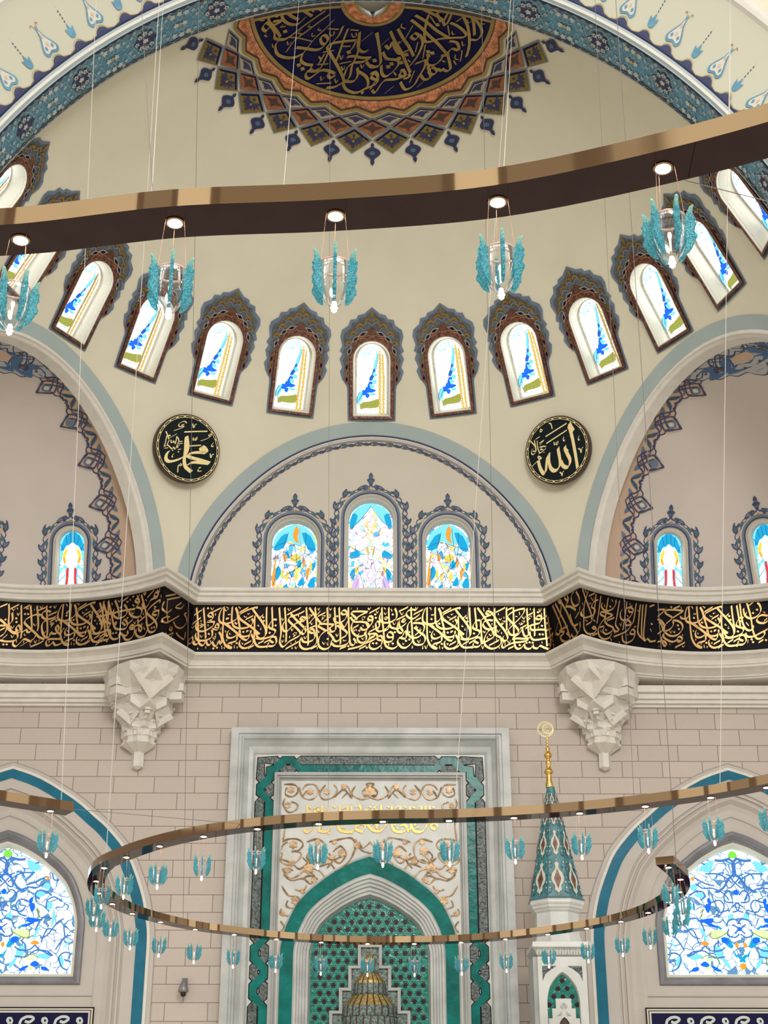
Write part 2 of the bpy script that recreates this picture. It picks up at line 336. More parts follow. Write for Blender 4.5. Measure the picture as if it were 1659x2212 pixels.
# base edge e=0 from az -91 .. 91 with the three arches cut out of it
def rim(a0,a1):
    n=max(2,int(abs(a1-a0)/1.5)); return [((90)*sin(rad(a0+(a1-a0)*i/n)),90*cos(rad(a0+(a1-a0)*i/n))) for i in range(n+1)]
ha=math.degrees(math.acos(D7/8.5))
cur=-91
for phi in (-60,0,60):
    seq+=rim(cur,phi-ha)[:-1]; lp=archloop(phi); lp=lp[::-1] if lp[0][0]>lp[-1][0] or phi==60 or phi==-60 else lp
    # orient: start near az=phi-ha
    s0=(90*sin(rad(phi-ha)),90*cos(rad(phi-ha)))
    if math.dist(lp[0],s0)>math.dist(lp[-1],s0): lp=lp[::-1]
    seq+=lp[:-1]; cur=phi+ha
seq+=rim(cur,91)
seq+=[(x,-1.4) for x in [88,70,50,30,10,-10,-30,-50,-70,-88]]
pts=[]
for r in range(1,90,2):
    n=max(6,int(2*PI*r/2.2))
    for i in range(n):
        a=-PI+2*PI*i/n+.01*r; pts.append((r*sin(a),r*cos(a)))
mb=MB(); cdt(seq,holes,pts,lambda x,y:dpol(x,y),mb,PLAST)
DOME=mb.build('ceiling',smooth=True,kind='structure')
# ---- painted pale blue bands beside the three arches + navy line + stone lip
def circ_off(phi,a,off,h=.012):   # point on dome at extra radius beyond the arch edge
    r=arch_r(a)+off; q=archpt(a,phi,r); x,y=d2p(q); return dpol(x,y,h)
mb=MB()
for phi in (-60,0,60):
    w0=.40 if phi==0 else .36
    mb.grid([[circ_off(phi,a,.0,.02) for a in AR],[circ_off(phi,a,w0,.02) for a in AR]],PBLUE)
    mb.grid([[circ_off(phi,a,.0,.03) for a in AR],[circ_off(phi,a,.055 if phi==0 else .03,.03) for a in AR]],NAVY if phi==0 else BORD)
mb.build('painted_arch_bands',DOME,smooth=True,label='pale blue painted bands with a navy line round the three arches')
def rib(phi,prof,name,m,parent=None,kind='structure'):      # moulding swept along an arch edge: (dr, depth)
    mb=MB(); mb.grid([[archpt(a,phi,r+dr,dd) for a,r in zip(AR,ARR)] for dr,dd in prof],m); return mb.build(name,parent,smooth=False,**({'kind':kind} if not parent else {}))
for i,phi in enumerate((-60,0,60)):
    if phi==0: rib(phi,[(.0,-.03),(-.03,-.04),(-.05,0),(-.06,.04),(-.07,.12)],'trim_%d'%(i+1),MOLD)
    else: rib(phi,[(.02,-.03),(-.03,-.06),(-.06,-.05),(-.08,0),(-.10,.02),(-.12,.05),(-.14,.30)],'trim_%d'%(i+1),MOLD)
# ---- window surrounds
HALF=[(0,733),(25,712),(50,690),(90,680),(100,657),(140,650),(150,615),(193,585),(203,545),(190,487),(207,450),(190,435),(207,398),(190,345),(206,318),(190,268),(163,230),(157,205),(155,0)]
def sym(h): return [(x*S,y*S) for x,y in h]+[(-x*S,y*S) for x,y in reversed(h) if x!=0]
def arched(hw,b,sp,n=14,k=1.0): return [(hw,b)]+[(hw*cos(PI*i/n),sp+hw*k*sin(PI*i/n)) for i in range(n+1)]+[(-hw,b)]
def scaleh(h,c,s,b=0): return [(x*s,c+(y-c)*s) for x,y in h]
def diamond(cx,cy,a,b,t): return [(cx+a*cos(t),cy+a*sin(t)),(cx-b*sin(t),cy+b*cos(t)),(cx-a*cos(t),cy-a*sin(t)),(cx+b*sin(t),cy-b*cos(t))]
def band(mb,outer,inner,m,f):    # ring between two loops of equal length
    n=len(outer); mb.add([f(*p) for p in outer]+[f(*p) for p in inner],[(i,(i+1)%n,(i+1)%n+n,i+n) for i in range(n)],m)
DSL=mat('dark_slate_paint',(.085,.095,.105),.6,var=.25,scale=8)
def surround(k):
    fm=fr[k]; mb=MB(); L=lambda h:(lambda u,v:onD(fm,u,v,h))
    mo=arched(.43,.10,1.36); 
    def fill(loop,m,h):
        cdt(loop,[mo],[(-.66+.11*i_,.05+.11*j_) for i_ in range(13) for j_ in range(23)],L(h),mb,m)
    fill(sym(HALF),SLATE,.02)
    fill([(x*.90,.0+(y-.0)*.965+.015) for x,y in sym(HALF)],DSL,.03)
    fill([(.50,.06),(.505,1.0),(.60,1.22),(.52,1.45),(.52,1.62),(.38,1.80),(.22,1.93),(0,2.10),(-.22,1.93),(-.38,1.80),(-.52,1.62),(-.52,1.45),(-.60,1.22),(-.505,1.0),(-.50,.06)],BRONZ,.036)
    g=L(.045)
    for s in (-1,1):
        for q in ((.10,2.22,.13,.05,.5),(.27,2.10,.15,.055,.25),(.42,1.93,.13,.05,-.3),(.52,1.72,.12,.045,-1.1)):
            stroke(mb,[(s*(q[0]-q[2]*.7),q[1]-.03),(s*(q[0]-q[2]*.1),q[1]+.055),(s*(q[0]+q[2]*.7),q[1]-.05)],q[3],OLIVE,g,taper=True)
            shape(mb,[(s*(q[0]-q[2]*.75),q[1]-.04),(s*(q[0]-q[2]*.3),q[1]+.08),(s*(q[0]+q[2]*.3),q[1]+.07),(s*(q[0]+q[2]*.8),q[1]-.05),(s*q[0],q[1]-.02)],BRONZ,L(.040),n=3)
            stroke(mb,[(s*(q[0]-q[2]*.8),q[1]-.12),(s*(q[0]),q[1]-.02),(s*(q[0]+q[2]*.8),q[1]-.14)],.03,SLATE,L(.04),taper=True)
        for (x,y,a,b,t) in ((.20,1.93,.13,.055,-.45),(.36,1.82,.13,.05,-.75),(.50,1.55,.12,.05,-1.2),(.56,1.20,.12,.05,-1.45),(.56,.93,.12,.05,-1.6)):
            mb.poly([L(.05)(*q) for q in diamond(s*x,y,a,b,s*t)],BEIGE if y>1.4 else ORANGE); mb.poly([L(.058)(*q) for q in diamond(s*x,y,a*.62,b*.62,s*t)],DKBLUE)
        for (x,y,a,b,t) in ((.30,1.70+.06,.15,.06,-.9),(.49,1.38,.13,.05,-1.3),(.10,1.86,.14,.05,-.25),(.535,1.06,.10,.04,-1.5)):
            mb.poly([L(.046)(*q) for q in diamond(s*x,y,a,b,s*t)],ORANGE if x<.4 else OLIVE); mb.poly([L(.054)(*q) for q in diamond(s*x,y,a*.55,b*.55,s*t)],DARK)
    shape(mb,[(0,2.48),(.04,2.40),(.025,2.33),(0,2.28),(-.025,2.33),(-.04,2.40)],OLIVE,g)
    ob=mb.build('painted_surround',label='dark scalloped tile pattern painted round the window')
    mb=MB(); A=arched(.485,.055,1.36); B=arched(.42,.105,1.36); Z=arched(.405,.125,1.36)
    band(mb,A,B,CFR,L(.055)); band(mb,[(x*1.02,y) for x,y in A],A,DARK,L(.05)); 
    band(mb,B,Z,REV,L(.06)); mb.grid([[L(.06)(*p) for p in Z+Z[:1]],[L(-.01)(*p) for p in Z+Z[:1]]],REV)
    bo=mb.build('copper_border')
    # reveal
    mb=MB(); dp=.34; n=len(OPEN); R0=[onD(fm,*p,-.0) for p in OPEN]; R1=[fm.at(p[0]*.96,.13+(p[1]-.13)*.985,dp) for p in OPEN]
    mb.add(R0+R1,[(i,(i+1)%n,(i+1)%n+n,i+n) for i in range(n)],REV)
    R2=[fm.at(p[0]*.80,.16+(p[1]-.13)*.94,dp) for p in OPEN]; mb.add(R1+R2,[(i,(i+1)%n,(i+1)%n+n,i+n) for i in range(n)],REV)
    re=mb.build('reveal')
    return ob,bo,re
def pane_dome(k):
    fm=fr[k]; dp=.33; f0=lambda u,v:fm.at(u*.96,v,dp); mb=MB()
    W=[(p[0]*.84,.16+(p[1]-.13)*.95) for p in OPEN]
    mb.poly([f0(*p) for p in W],GW,W); f1=lambda u,v:fm.at(u*.96,v,dp-.012); f2=lambda u,v:fm.at(u*.96,v,dp-.02)
    # crop pixels of the reference pane -> metres (x from 785, y from 978)
    q=lambda p:((p[0]-783)*.00335-.0,(978-p[1])*.00345)
    T=lambda s:[[q(p) for p in t] for t in P(s)]
    for t in T('845,520 850,600 850,700 848,800 850,900 850,955 835,955 832,800 833,600 832,520;'): mb.poly([f1(*p) for p in t],GO if abs(k)>2 else GY,t)
    for t in T('853,530 866,560 872,700 872,955 857,955 857,700;'): mb.poly([f1(*p) for p in t],GY,t)
    for i in range(14):
        y=550+i*29
        for t in T('832,%d 880,%d;838,%d 846,%d 860,%d 868,%d'%(y,y,y+22,y+8,y+8,y+22)): stroke(mb,t,.012,LEADP,f2,sm=False)
    for t in T('832,520 832,955;854,520 854,955;873,600 873,955;'): stroke(mb,t,.010,LEADP,f2,sm=False)
    for t in T('700,880 720,860 760,855 800,845 830,840 830,890 790,900 740,900 705,905;'): shape(mb,t,GO,f1)
    for t in T('705,880 750,868 800,862 832,858;703,892 750,884 800,880 832,872;725,862 722,905;750,856 748,902;780,850 778,900;806,846 804,895;'): stroke(mb,t,.009,LEADG,f2)
    for t in T('810,520 826,560 822,600 812,640 800,680 790,650 800,600 812,560;'): shape(mb,t,GC,f1)
    for t in T('700,530 740,540 790,520 815,530 826,560;705,545 740,552 780,538;730,520 760,505 800,500;'): stroke(mb,t,.02,GC,f1)
    for t in T('740,520 800,505 822,520 828,560 818,620 808,660;760,545 790,555 805,545;'): stroke(mb,t,.012,LEAD,f2)
    for t in T('800,640 806,660 790,690 784,670;780,680 800,690 782,722 764,712;768,725 790,735 776,772 752,756;745,760 775,768 765,800 735,790;720,780 750,790 740,815 700,810;760,770 800,775 808,790 770,798;750,800 770,812 755,835 738,820;'): shape(mb,t,GB,f1)
    for t in T('790,665 815,670 820,690 796,690;792,712 818,718 812,740 788,735;770,740 800,750 800,765 775,768;690,800 720,790 700,830 690,870 682,850;770,800 812,800 805,815 775,815;700,820 725,815 710,850 700,880;'): shape(mb,t,GC,f1)
    for t in T('690,890 680,840 700,790 740,755 775,700 800,640;702,885 695,850 712,815;740,755 790,760 815,790;760,725 800,730 822,745;775,700 812,690;700,905 760,915 830,900;740,700 700,760;'): stroke(mb,t,.013,LEAD,f2)
    for t in T('672,620 690,640;672,600 700,600;672,650 680,700;675,560 700,570'): stroke(mb,t,.006,LEAD,f2,sm=False)
    return mb.build('stained_glass_pane')
wn=0
for k in fr:
    wn+=1; e=empty('window_%d'%wn,fr[k].o,kind='structure')
    for o in (*surround(k),pane_dome(k)): o.parent=e; o.matrix_parent_inverse=Matrix.Translation(-fr[k].o)
# ---------------------------------------------------------------- apex medallion
mb=MB(); 
def ringpt(az,px_r,h): return dome(az,90-px_r,h)
def rad_at(px,py): x,y=d2p(hit(px,py)); return math.hypot(x,y)
r_disc=rad_at(807,207); r_g1=rad_at(807,214); r_in0=rad_at(815,25.); r_in1=rad_at(815,29.); r_in2=rad_at(815,46); r_in3=rad_at(815,52)
def ring(r0,r1,m,h,n=180):
    mb.grid([[ringpt(-90+180*i/n,r,h) for i in range(n+1)] for r in (r0,r1)],m)
mb.grid([[ringpt(-90+i,r_in0+(r_disc-r_in0)*j/10,.02) for i in range(181)] for j in range(11)],DKBLUE)
ST=14.4; aO=ST
def az_rows(k,half): return (k+(.5 if half else 0))*ST
rz_dn=rad_at(807,249); rz_up=rad_at(773,236.)          # outer edge of the zigzag gold line
def zig(r_dn,r_up,n=8):
    out=[]
    for i in range(-7,7):
        for j in range(n+(i==6)):
            t=j/n; a=i*ST+t*ST
            if abs(a)>90: continue
            kx=abs(2*t-1)   # 1 at full step (down tip), 0 at half step
            out.append((a,r_up+(r_dn-r_up)*kx))
    return out
def zring(r0,r1,m,h):
    A=zig(*r0) if isinstance(r0,tuple) else [(a,r0) for a,_ in zig(1,1)]; B=zig(*r1) if isinstance(r1,tuple) else [(a,r1) for a,_ in zig(1,1)]
    mb.grid([[ringpt(a,r,h) for a,r in A],[ringpt(a,r,h) for a,r in B]],m)
ring(r_disc,r_g1,GOLDP,.035); ring(r_g1,r_g1+.12,DARK,.045)
zring(r_g1+.05,(rz_dn-.62,rz_up-.62),COPPER,.04); zring((rz_dn-.66,rz_up-.66),(rz_dn-.40,rz_up-.40),DARK,.05); zring((rz_dn-.42,rz_up-.42),(rz_dn,rz_up),GOLDP,.06)
ring(r_in1,r_in2,COPPER,.05); ring(r_in2,r_in3,GOLDP,.06); ring(r_in0-.1,r_in1,GOLDP,.06)
# chevron carving lines on the copper band
for i in range(100):
    a=i*1.8-90; mid=(r_g1+rz_up-.62)/2+.1; d=(rz_up-.62-r_g1)*.40
    for s in (-1,1):
        for q in (.0,.28):
            vs=[ringpt(a+s*.9,mid-d+q,.055),ringpt(a+s*.9,mid-d+q+.06,.055),ringpt(a,mid+d*.6+q+.05,.075),ringpt(a,mid+d*.6+q,.075)]; mb.add(vs,[(0,1,2,3)],PCOP if q==0 else DARK)
rows=[(True,rad_at(771,241),rad_at(768,270),BEIGE,0),(False,rad_at(810,253),rad_at(806,297),ORANGE,1),(True,rad_at(770,273),rad_at(766,331),OLIVE,2)]
def onpol(az,r,h): return dome(az,90-r,h)
for half,rt_,rb_,m,kind in rows:
    rm=rt_+(rb_-rt_)*.47; wa=ST*.5
    for i in range(25):
        a=az_rows(i-12,half)
        if abs(a)>86: continue
        for sc,mm,h in ((1.0,GREYP,.022),(.86,m,.035)):
            cr=(rt_+rb_)/2
            lo=[(0,rt_),(wa,rm),(0,rb_),(-wa,rm)]; lo=[(x*sc,cr+(y-cr)*sc) for x,y in lo]
            mb.poly([onpol(a+x,y,h) for x,y in lo],mm)
        # dark upper edges
        for s in (-1,1):
            mb.add([onpol(a,cr+(rt_-cr)*.86,.045),onpol(a,cr+(rt_-cr)*.70,.045),onpol(a+s*wa*.72,rm+ (cr-rm)*.1,.045),onpol(a+s*wa*.86,rm,.045)],[(0,1,2,3)],DKBLUE)
        k=(rb_-rt_)/2; g=lambda u,v:onpol(a+u*wa,cr-v*k,.05)
        mt=DARK if kind!=0 else NAVY
        for L in {0:['-.5,.1 -.2,.35 0,.45 .2,.35 .5,.1 .2,-.05 .1,-.3 0,-.4 -.1,-.3 -.2,-.05'],1:['-.6,.1 -.2,.15 0,.5 .2,.15 .6,.1 .25,-.12 .12,-.2 0,-.5 -.12,-.2 -.25,-.12'],2:['0,.5 .08,.38 0,.28 -.08,.38','0,-.55 .12,-.3 0,-.15 -.12,-.3','.1,.1 .3,.3 .55,.32 .35,.12 .62,.05 .35,-.05 .45,-.25 .2,-.12 .25,-.38 .05,-.15 -.05,-.15 -.25,-.38 -.2,-.12 -.45,-.25 -.35,-.05 -.62,.05 -.35,.12 -.55,.32 -.3,.3 -.1,.1 0,.22']}[kind]:
            for t in P(L): shape(mb,t,mt if kind!=2 else NAVY,g,n=2)
        if kind==2:
            for t in P('0,.12 .07,0 0,-.12 -.07,0'): shape(mb,t,GOLDP,lambda u,v:onpol(a+u*wa,cr-v*k,.06))
# spears
for i in range(25):
    a=(i-12)*ST
    if abs(a)>88: continue
    r0=rad_at(806,306); r1=rad_at(806,356); k=r1-r0; wa=ST*.5; g=lambda u,v:onpol(a+u*wa,r0+v*k,.03)
    for t in P('0,.02 .1,.13 .06,.2 .3,.32 .4,.45 .34,.55 .14,.68 .05,.78 -.05,.78 -.14,.68 -.34,.55 -.4,.45 -.3,.32 -.06,.2 -.1,.13;0,.74 .1,.84 0,1.0 -.1,.84'): shape(mb,t,NAVY,g,n=3)
    for t in P('0,.36 .16,.45 0,.56 -.16,.45'): shape(mb,t,TEALG,lambda u,v:onpol(a+u*wa,r0+v*k,.04),n=2)
xs=[-r_disc+2*r_disc*i/60 for i in range(61)]; xs=[x for x in xs if abs(x)>r_in3-.2]
for g_ in ([x for x in xs if x<0],[x for x in xs if x>0]):
    mb.grid([[dpol(x,.35,.065) for x in g_],[dpol(x,.75,.065) for x in g_]],GOLDP); mb.grid([[dpol(x,0,.06) for x in g_],[dpol(x,.35,.06) for x in g_]],DARK)
med=mb.build('dome_medallion',smooth=False); 
tag(med,'round gold, copper and navy tiled medallion at the crown of the half dome','medallion')
# pleated boss at the centre
mb=MB(); n=14; rows_=[]
for j,(r,h) in enumerate(((r_in0,.02),(r_in0*.8,.12),(r_in0*.5,.22),(.3,.3))):
    rows_.append([ringpt(-90+180*i/(2*n),r*(1 if i%2 else .86),h+(.0 if i%2 else .10)) for i in range(2*n+1)])
mb.grid(rows_,MARBW); mb.build('pleated_boss',med,label='pleated white boss at the medallion centre')
# medallion script, traced where it stands
def med_trace(sc,ox,oy,s,w,m=GOLDP,h=.05):
    mb=MB()
    for t in P(s):
        pp=[d2p(hit(ox+x/sc,oy+y/sc)) for x,y in t]
        # radial pen: nib fixed in the picture plane
        stroke(mb,pp,w,m,lambda x,y:dpol(x,y,h),nib=rad(130))
    return mb
SC=5.53
lm="""635,40 530,70 485,150 520,230 600,270 690,260 770,180;420,50 340,130 330,220 360,270 420,340 470,420;380,235 490,225 420,265 360,280 300,250 255,310 300,350 350,290 400,360 400,430 460,450 560,430 760,280 900,180 1010,105;
1060,150 960,220 800,340 640,460 540,600;1110,215 1000,330 880,440 780,570 730,640 720,710 780,750 850,760 830,800 870,830 930,800;470,440 410,520 430,620 520,665 640,665 740,620;660,545 780,560 900,575 980,540 1040,450 1000,400 950,430 970,500 1020,500;
1220,290 1170,400 1090,500 1030,640 960,780 900,830 800,830 770,880 800,920 860,890 960,820 1060,830 1120,860;1280,320 1230,450 1180,600 1130,730;1380,460 1260,470 1100,495 1030,540 1080,640 1150,760 1210,880 1240,950 1300,900 1330,760 1400,600 1420,360;
1380,470 1330,560 1280,600;1270,660 1350,650 1450,670 1550,670 1450,720 1350,730 1270,790 1230,900;1020,1030 1120,1020 1240,960 1350,950 1400,870 1390,790;1420,360 1400,540 1460,600 1520,580;1220,980 1260,1050 1360,1090 1450,1060 1520,1000 1500,900 1400,830;
1560,880 1600,850 1640,900 1600,930 1550,900;1640,920 1620,980 1540,1020 1450,1060 1460,1100;1500,720 1560,780 1650,770;1630,370 1650,520;1060,830 1040,880 1070,910 1130,880;810,0 880,50 970,100;680,60 760,110 850,170;540,120 620,180 690,210;1000,620 930,740"""
rm="""605,70 700,120 800,170 860,210 900,280 960,180 980,80 940,120 880,230;540,160 660,230 780,330 870,390 940,430;490,215 600,300 700,400 800,490 880,580 920,640 850,640;700,150 660,300 650,450 700,480 850,440 1000,430 1130,420 1140,370 1050,290 960,250;
1080,40 1030,60 1060,100 1120,90 1130,50 1080,35;1130,60 1200,140 1240,260 1250,400;1030,240 1130,170 1220,180 1300,260 1340,360 1290,450 1200,450;1120,180 1170,300 1190,450 1180,560 1150,660;850,240 800,130 860,110 880,20;950,470 1040,490 1060,580 980,560 930,620 950,720 960,800 920,830 860,800;
520,380 490,420 540,450 580,400 530,370;590,390 630,480 590,600 530,700 470,770;240,350 300,480 380,620 440,760 480,850;330,320 390,430 460,530 520,650;180,520 230,560 260,480 300,560 350,620 430,590 490,560;70,370 100,500 120,650 120,740 60,780 0,760;150,600 200,680 330,700 320,780 200,890 140,860 130,760;
380,830 350,880 420,890 400,820 360,820;420,890 300,930 180,940 120,1000 60,1090 20,1060;460,860 470,900 400,920;540,740 600,720 660,700 650,780 580,900 520,1000 420,1050 360,960;700,640 680,740 750,760 820,720 880,640;740,790 700,840 760,870 800,820 740,780;800,800 860,830;690,770 720,900 650,930 600,870;50,860 0,900;0,860 60,840 90,900 40,980 0,1050"""
mk="""60,690 20,720 60,740;""" 
tl=med_trace(SC,520,0,lm,.43); tr=med_trace(SC,800,0,rm,.43)
for q,(ox,oy,s) in ((tl,(520,0,'415,135 440,180 400,170;250,180 230,220 280,220;500,270 470,300 530,290;810,60 850,100 870,120;830,260 800,290 840,300;550,470 560,510 600,480;850,370 850,410 890,400;960,690 930,650 960,710;1180,640 1200,690 1220,640;1200,770 1220,820 1240,770;1430,750 1450,790 1470,750;950,890 960,940 990,900;1120,920 1140,970 1160,930;720,330 680,370 720,380;940,300 920,330 960,340;1060,350 1070,400 1110,390 1110,350;1320,380 1340,420 1380,410 1370,370;1040,320 1170,325;1310,330 1410,340;1210,530 1310,530;1180,740 1320,710;1440,470 1580,360;910,750 1040,740;980,600 1110,580;900,980 1080,970;560,420 680,430 850,470;300,370 280,400 310,410;370,500 380,540 400,520')),(tr,(800,0,'380,260 370,300 420,320;420,440 510,280;430,500 420,450;130,520 230,430;340,470 350,500 380,460;540,600 570,480;630,680 660,510;780,260 720,170;930,280 950,400;1160,210 1180,250 1210,230;1330,220 1340,260 1380,260;980,350 990,390 1020,380;1100,470 1110,520 1140,510;1020,630 1020,680 1060,690;1090,580 1100,600 1080,710;860,700 900,720;1270,100 1340,160 1400,190 1410,160;470,970 530,820;170,1100 280,1010;640,950 560,1020;1000,700 1030,750;450,690 480,720;280,840 310,880'))):
    for t in P(s):
        pp=[d2p(hit(ox+x/SC,oy+y/SC)) for x,y in t]; stroke(q,pp,.20,GOLDP,lambda x,y:dpol(x,y,.05),nib=rad(130))
sq="""525,350;1290,600;690,755;735,800;1600,700"""; sr="""805,270;695,595;695,640;745,610;255,740;215,775;345,675;370,725;435,630;50,700"""
for q,ox,s in ((tl,520,sq),(tr,800,sr)):
    for t in P(s):
        x,y=d2p(hit(ox+t[0][0]/SC,t[0][1]/SC)); shape(q,diamond(x,y,.33,.33,.5),GOLDP,lambda x,y:dpol(x,y,.05),sm=False)
tl.build('gold_calligraphy',med); tr.build('gold_calligraphy',med)
# ---------------------------------------------------------------- great arch soffit
AE=[-2+184*i/120 for i in range(121)]
def soff(deg,Y,k=1.0,dr=0):
    e=deg if deg<=90 else 180-deg; R=(RP(max(e,0))*.985)*k+dr; return Vector((XC+R*cos(rad(deg)),Y,ZC+R*sin(rad(deg))))
YI,YO=22.2,21.25
def sofk(t): return 1.0-.012*t
mb=MB(); mb.grid([[soff(a,YI-(YI-YO)*t,sofk(t)) for a in AE] for t in (0,1)],TQ); 
mb.grid([[soff(a,YI+.06,1,.05) for a in AE],[soff(a,YI,1) for a in AE]],MOLD)
SOF=mb.build('trim_4',smooth=True,kind='structure')
mb=MB()      # tile pattern in (deg, t)
gs=lambda h:(lambda d,t:soff(d,YI-(YI-YO)*t,sofk(t),-h))
mb.grid([[gs(.012)(a,0) for a in AE],[gs(.012)(a,.075) for a in AE]],PBLUE); mb.grid([[gs(.014)(a,.075) for a in AE],[gs(.014)(a,.10) for a in AE]],NAVY)
mb.grid([[gs(.012)(a,.97) for a in AE],[gs(.012)(a,1.0) for a in AE]],NAVY)
per=4.6; mm=int(184/per)
CREAM=mat('cream_blossom',(.50,.55,.53),.6)
YEL=mat('ochre_line',(.42,.34,.14),.6)
def flower(cx,cy,r,m,f,k=6,ph=0,kx=1):
    shape(mb,[(cx+kx*r*(1 if i%2==0 else .62)*cos(PI*i/k+ph),cy+r*(1 if i%2==0 else .62)*sin(PI*i/k+ph)*1) for i in range(2*k)],m,f,n=2)
KX=.95/(9.0*PI/180)     # degrees per unit t so shapes look round
for i in range(mm+1):
    c=-2+i*per; f1,f2,f3=gs(.016),gs(.022),gs(.03)
    if i%2==0:
        shape(mb,[(c+1.35*x,.53+y*.33) for x,y in ((-1.25,0),(-.8,.25),(-.75,.7),(-.3,.75),(0,1),(.3,.75),(.75,.7),(.8,.25),(1.25,0),(.8,-.25),(.75,-.7),(.3,-.75),(0,-1),(-.3,-.75),(-.75,-.7),(-.8,-.25))],NAVY,f1,n=2)
        for (x,y) in ((0,0),(.7,.16),(-.7,.16),(.7,-.16),(-.7,-.16),(0,.22),(0,-.22),(1.2,0),(-1.2,0)):
            flower(c+x,.53+y,.068 if x or y else .08,CREAM,f2,5,kx=KX*.9)
            if x or y: flower(c+x,.53+y,.022,NAVY,f3,4,kx=KX*.9)
        for s in (-1,1): stroke(mb,[(c-1.2,.53+s*.04),(c-.4,.53+s*.2),(c+.4,.53+s*.2),(c+1.2,.53+s*.04)],.016,CREAM,f2); 
        for s in(-1,1): stroke(mb,[(c-1.7,.53),(c-1.0,.53+s*.3),(c,.53+s*.385),(c+1.0,.53+s*.3),(c+1.7,.53)],.012,YEL,f2)
    else:
        flower(c,.53,.06,YEL,f2,4,kx=KX)
        for x,y in ((-.9,.3),(.9,.3),(-.9,-.3),(.9,-.3),(0,.33),(0,-.33),(-.55,0),(.55,0)): flower(c+x,.53+y*.95,.085,CREAM,f2,5,kx=KX*.8)
    for x,y in ((-1.75,.27),(1.75,.27),(-1.75,-.27),(1.75,-.27),(-2.2,.12),(2.2,-.12),(-1.3,-.37),(1.3,.37)): flower(c+x,.53+y,.052,CREAM,f2,5,kx=KX*.8); flower(c+x,.53+y,.02,TQ,f3,4,kx=KX*.8)
    for s in (-1,1):
        stroke(mb,[(c-2.3,.53-s*.30),(c-1.7,.53-s*.05),(c-1.2,.53-s*.25),(c-.6,.53-s*.33),(c,.53-s*.12),(c+.6,.53-s*.33),(c+1.2,.53-s*.25),(c+1.7,.53-s*.05),(c+2.3,.53-s*.30)],.013,CREAM,f2)
        stroke(mb,[(c-2.3,.53+s*.1),(c-1.6,.53+s*.36),(c-.6,.53+s*.1),(c,.53+s*.3),(c+.6,.53+s*.1),(c+1.6,.53+s*.36),(c+2.3,.53+s*.1)],.011,CREAM,f2)
        for j in range(4): 
            x=c-per/2+per*(j+.5)/4; shape(mb,[(x-.55,.53+s*.47),(x-.2,.53+s*.405),(x,.53+s*.38),(x+.2,.53+s*.405),(x+.55,.53+s*.47)],NAVY,f1,n=2)
        stroke(mb,[(c-2.3+4.6*j/8,.53+s*(.435-.03*(j%2))) for j in range(9)],.010,YEL,f2)
mb.build('blue_floral_tiles',SOF,label='blue floral tile band under the great arch')
# outer face of the great arch: mouldings and painted motifs
mb=MB(); pr=[(0,0,NAVY),(.03,-.0,PBLUE),(.05,-.05,PBLUE),(.10,-.07,MOLD),(.16,-.07,PBLUE),(.2,-.04,NAVY),(.235,-.03,NAVY)]
for (r0,y0,_),(r1,y1,m) in zip(pr,pr[1:]): mb.grid([[soff(a,YO+y0,sofk(1),r0) for a in AE],[soff(a,YO+y1,sofk(1),r1) for a in AE]],m)
fl=lambda r,y=-.03:[soff(a,YO+y-max(0,(r-.3))*.35,sofk(1),r) for a in AE]
mb.grid([fl(.235),fl(.3),fl(1.6)],ARCHP)
for (r0,y0),(r1,y1) in zip([(1.6,0),(1.62,-.1),(1.7,-.14),(1.8,-.12),(1.86,-.02),(1.95,0)],[(1.62,-.1),(1.7,-.14),(1.8,-.12),(1.86,-.02),(1.95,0),(2.6,0)]): mb.grid([[soff(a,YO-.48+y0,sofk(1),r0) for a in AE],[soff(a,YO-.48+y1,sofk(1),r1) for a in AE]],MOLD if r1<2 else PLAST)
mb.grid([[soff(a,YO-.48,sofk(1),2.6) for a in AE],[soff(a,YO-.9,sofk(1),6) for a in AE]],mat('upper_blue_paint',(.16,.28,.38),.8))
ARC=mb.build('trim_5',smooth=True,kind='structure')
mb=MB(); fa=lambda h:(lambda d,r:soff(d,YO-.03-max(0,(r-.3))*.35-h,sofk(1),r))
for i in range(60):
    c=-1+i*3.08
    shape(mb,[(c-1.54,.22),(c-.8,.27),(c-.5,.34),(c,.38),(c+.5,.34),(c+.8,.27),(c+1.54,.22)],NAVY,fa(.01),n=3)
    stroke(mb,[(c-1.54,.245),(c-.8,.30),(c-.5,.37),(c,.41),(c+.5,.37),(c+.8,.30),(c+1.54,.245)],.02,YEL,fa(.012),n=3)
    if i%2==0:
        shape(mb,[(c,1.02),(c+.25,.8),(c+.75,.62),(c+.95,.50),(c+.6,.42),(c,.46),(c-.6,.42),(c-.95,.50),(c-.75,.62),(c-.25,.8)],TQ,fa(.012),n=3)
        shape(mb,[(c,.92),(c+.18,.76),(c+.6,.6),(c+.72,.52),(c+.5,.47),(c,.50),(c-.5,.47),(c-.72,.52),(c-.6,.6),(c-.18,.76)],IVORY,fa(.018),n=3)
        for x,y in ((0,.62),(0,.78),(.4,.56),(-.4,.56)): shape(mb,diamond(c+x,y,.16,.05,0),PEACH if x==0 else TQ,fa(.024),sm=False)
        for s in(-1,1): stroke(mb,[(c+s*.1,.95),(c+s*.3,1.05),(c+s*.5,1.02)],.02,ORANGE,fa(.012))
    else:
        shape(mb,[(c,.74),(c+.2,.62),(c+.5,.66),(c+.35,.5),(c+.12,.46),(c-.12,.46),(c-.35,.5),(c-.5,.66),(c-.2,.62)],TQ,fa(.012),n=3)
        for j in range(4): shape(mb,diamond(c,.78+j*.07,.07,.025,0),NAVY,fa(.012),sm=False)
        stroke(mb,[(c,.74),(c,1.1)],.008,NAVY,fa(.012),sm=False)
mb.build('painted_motifs',ARC,label='painted blue and white lotus motifs above the arch')
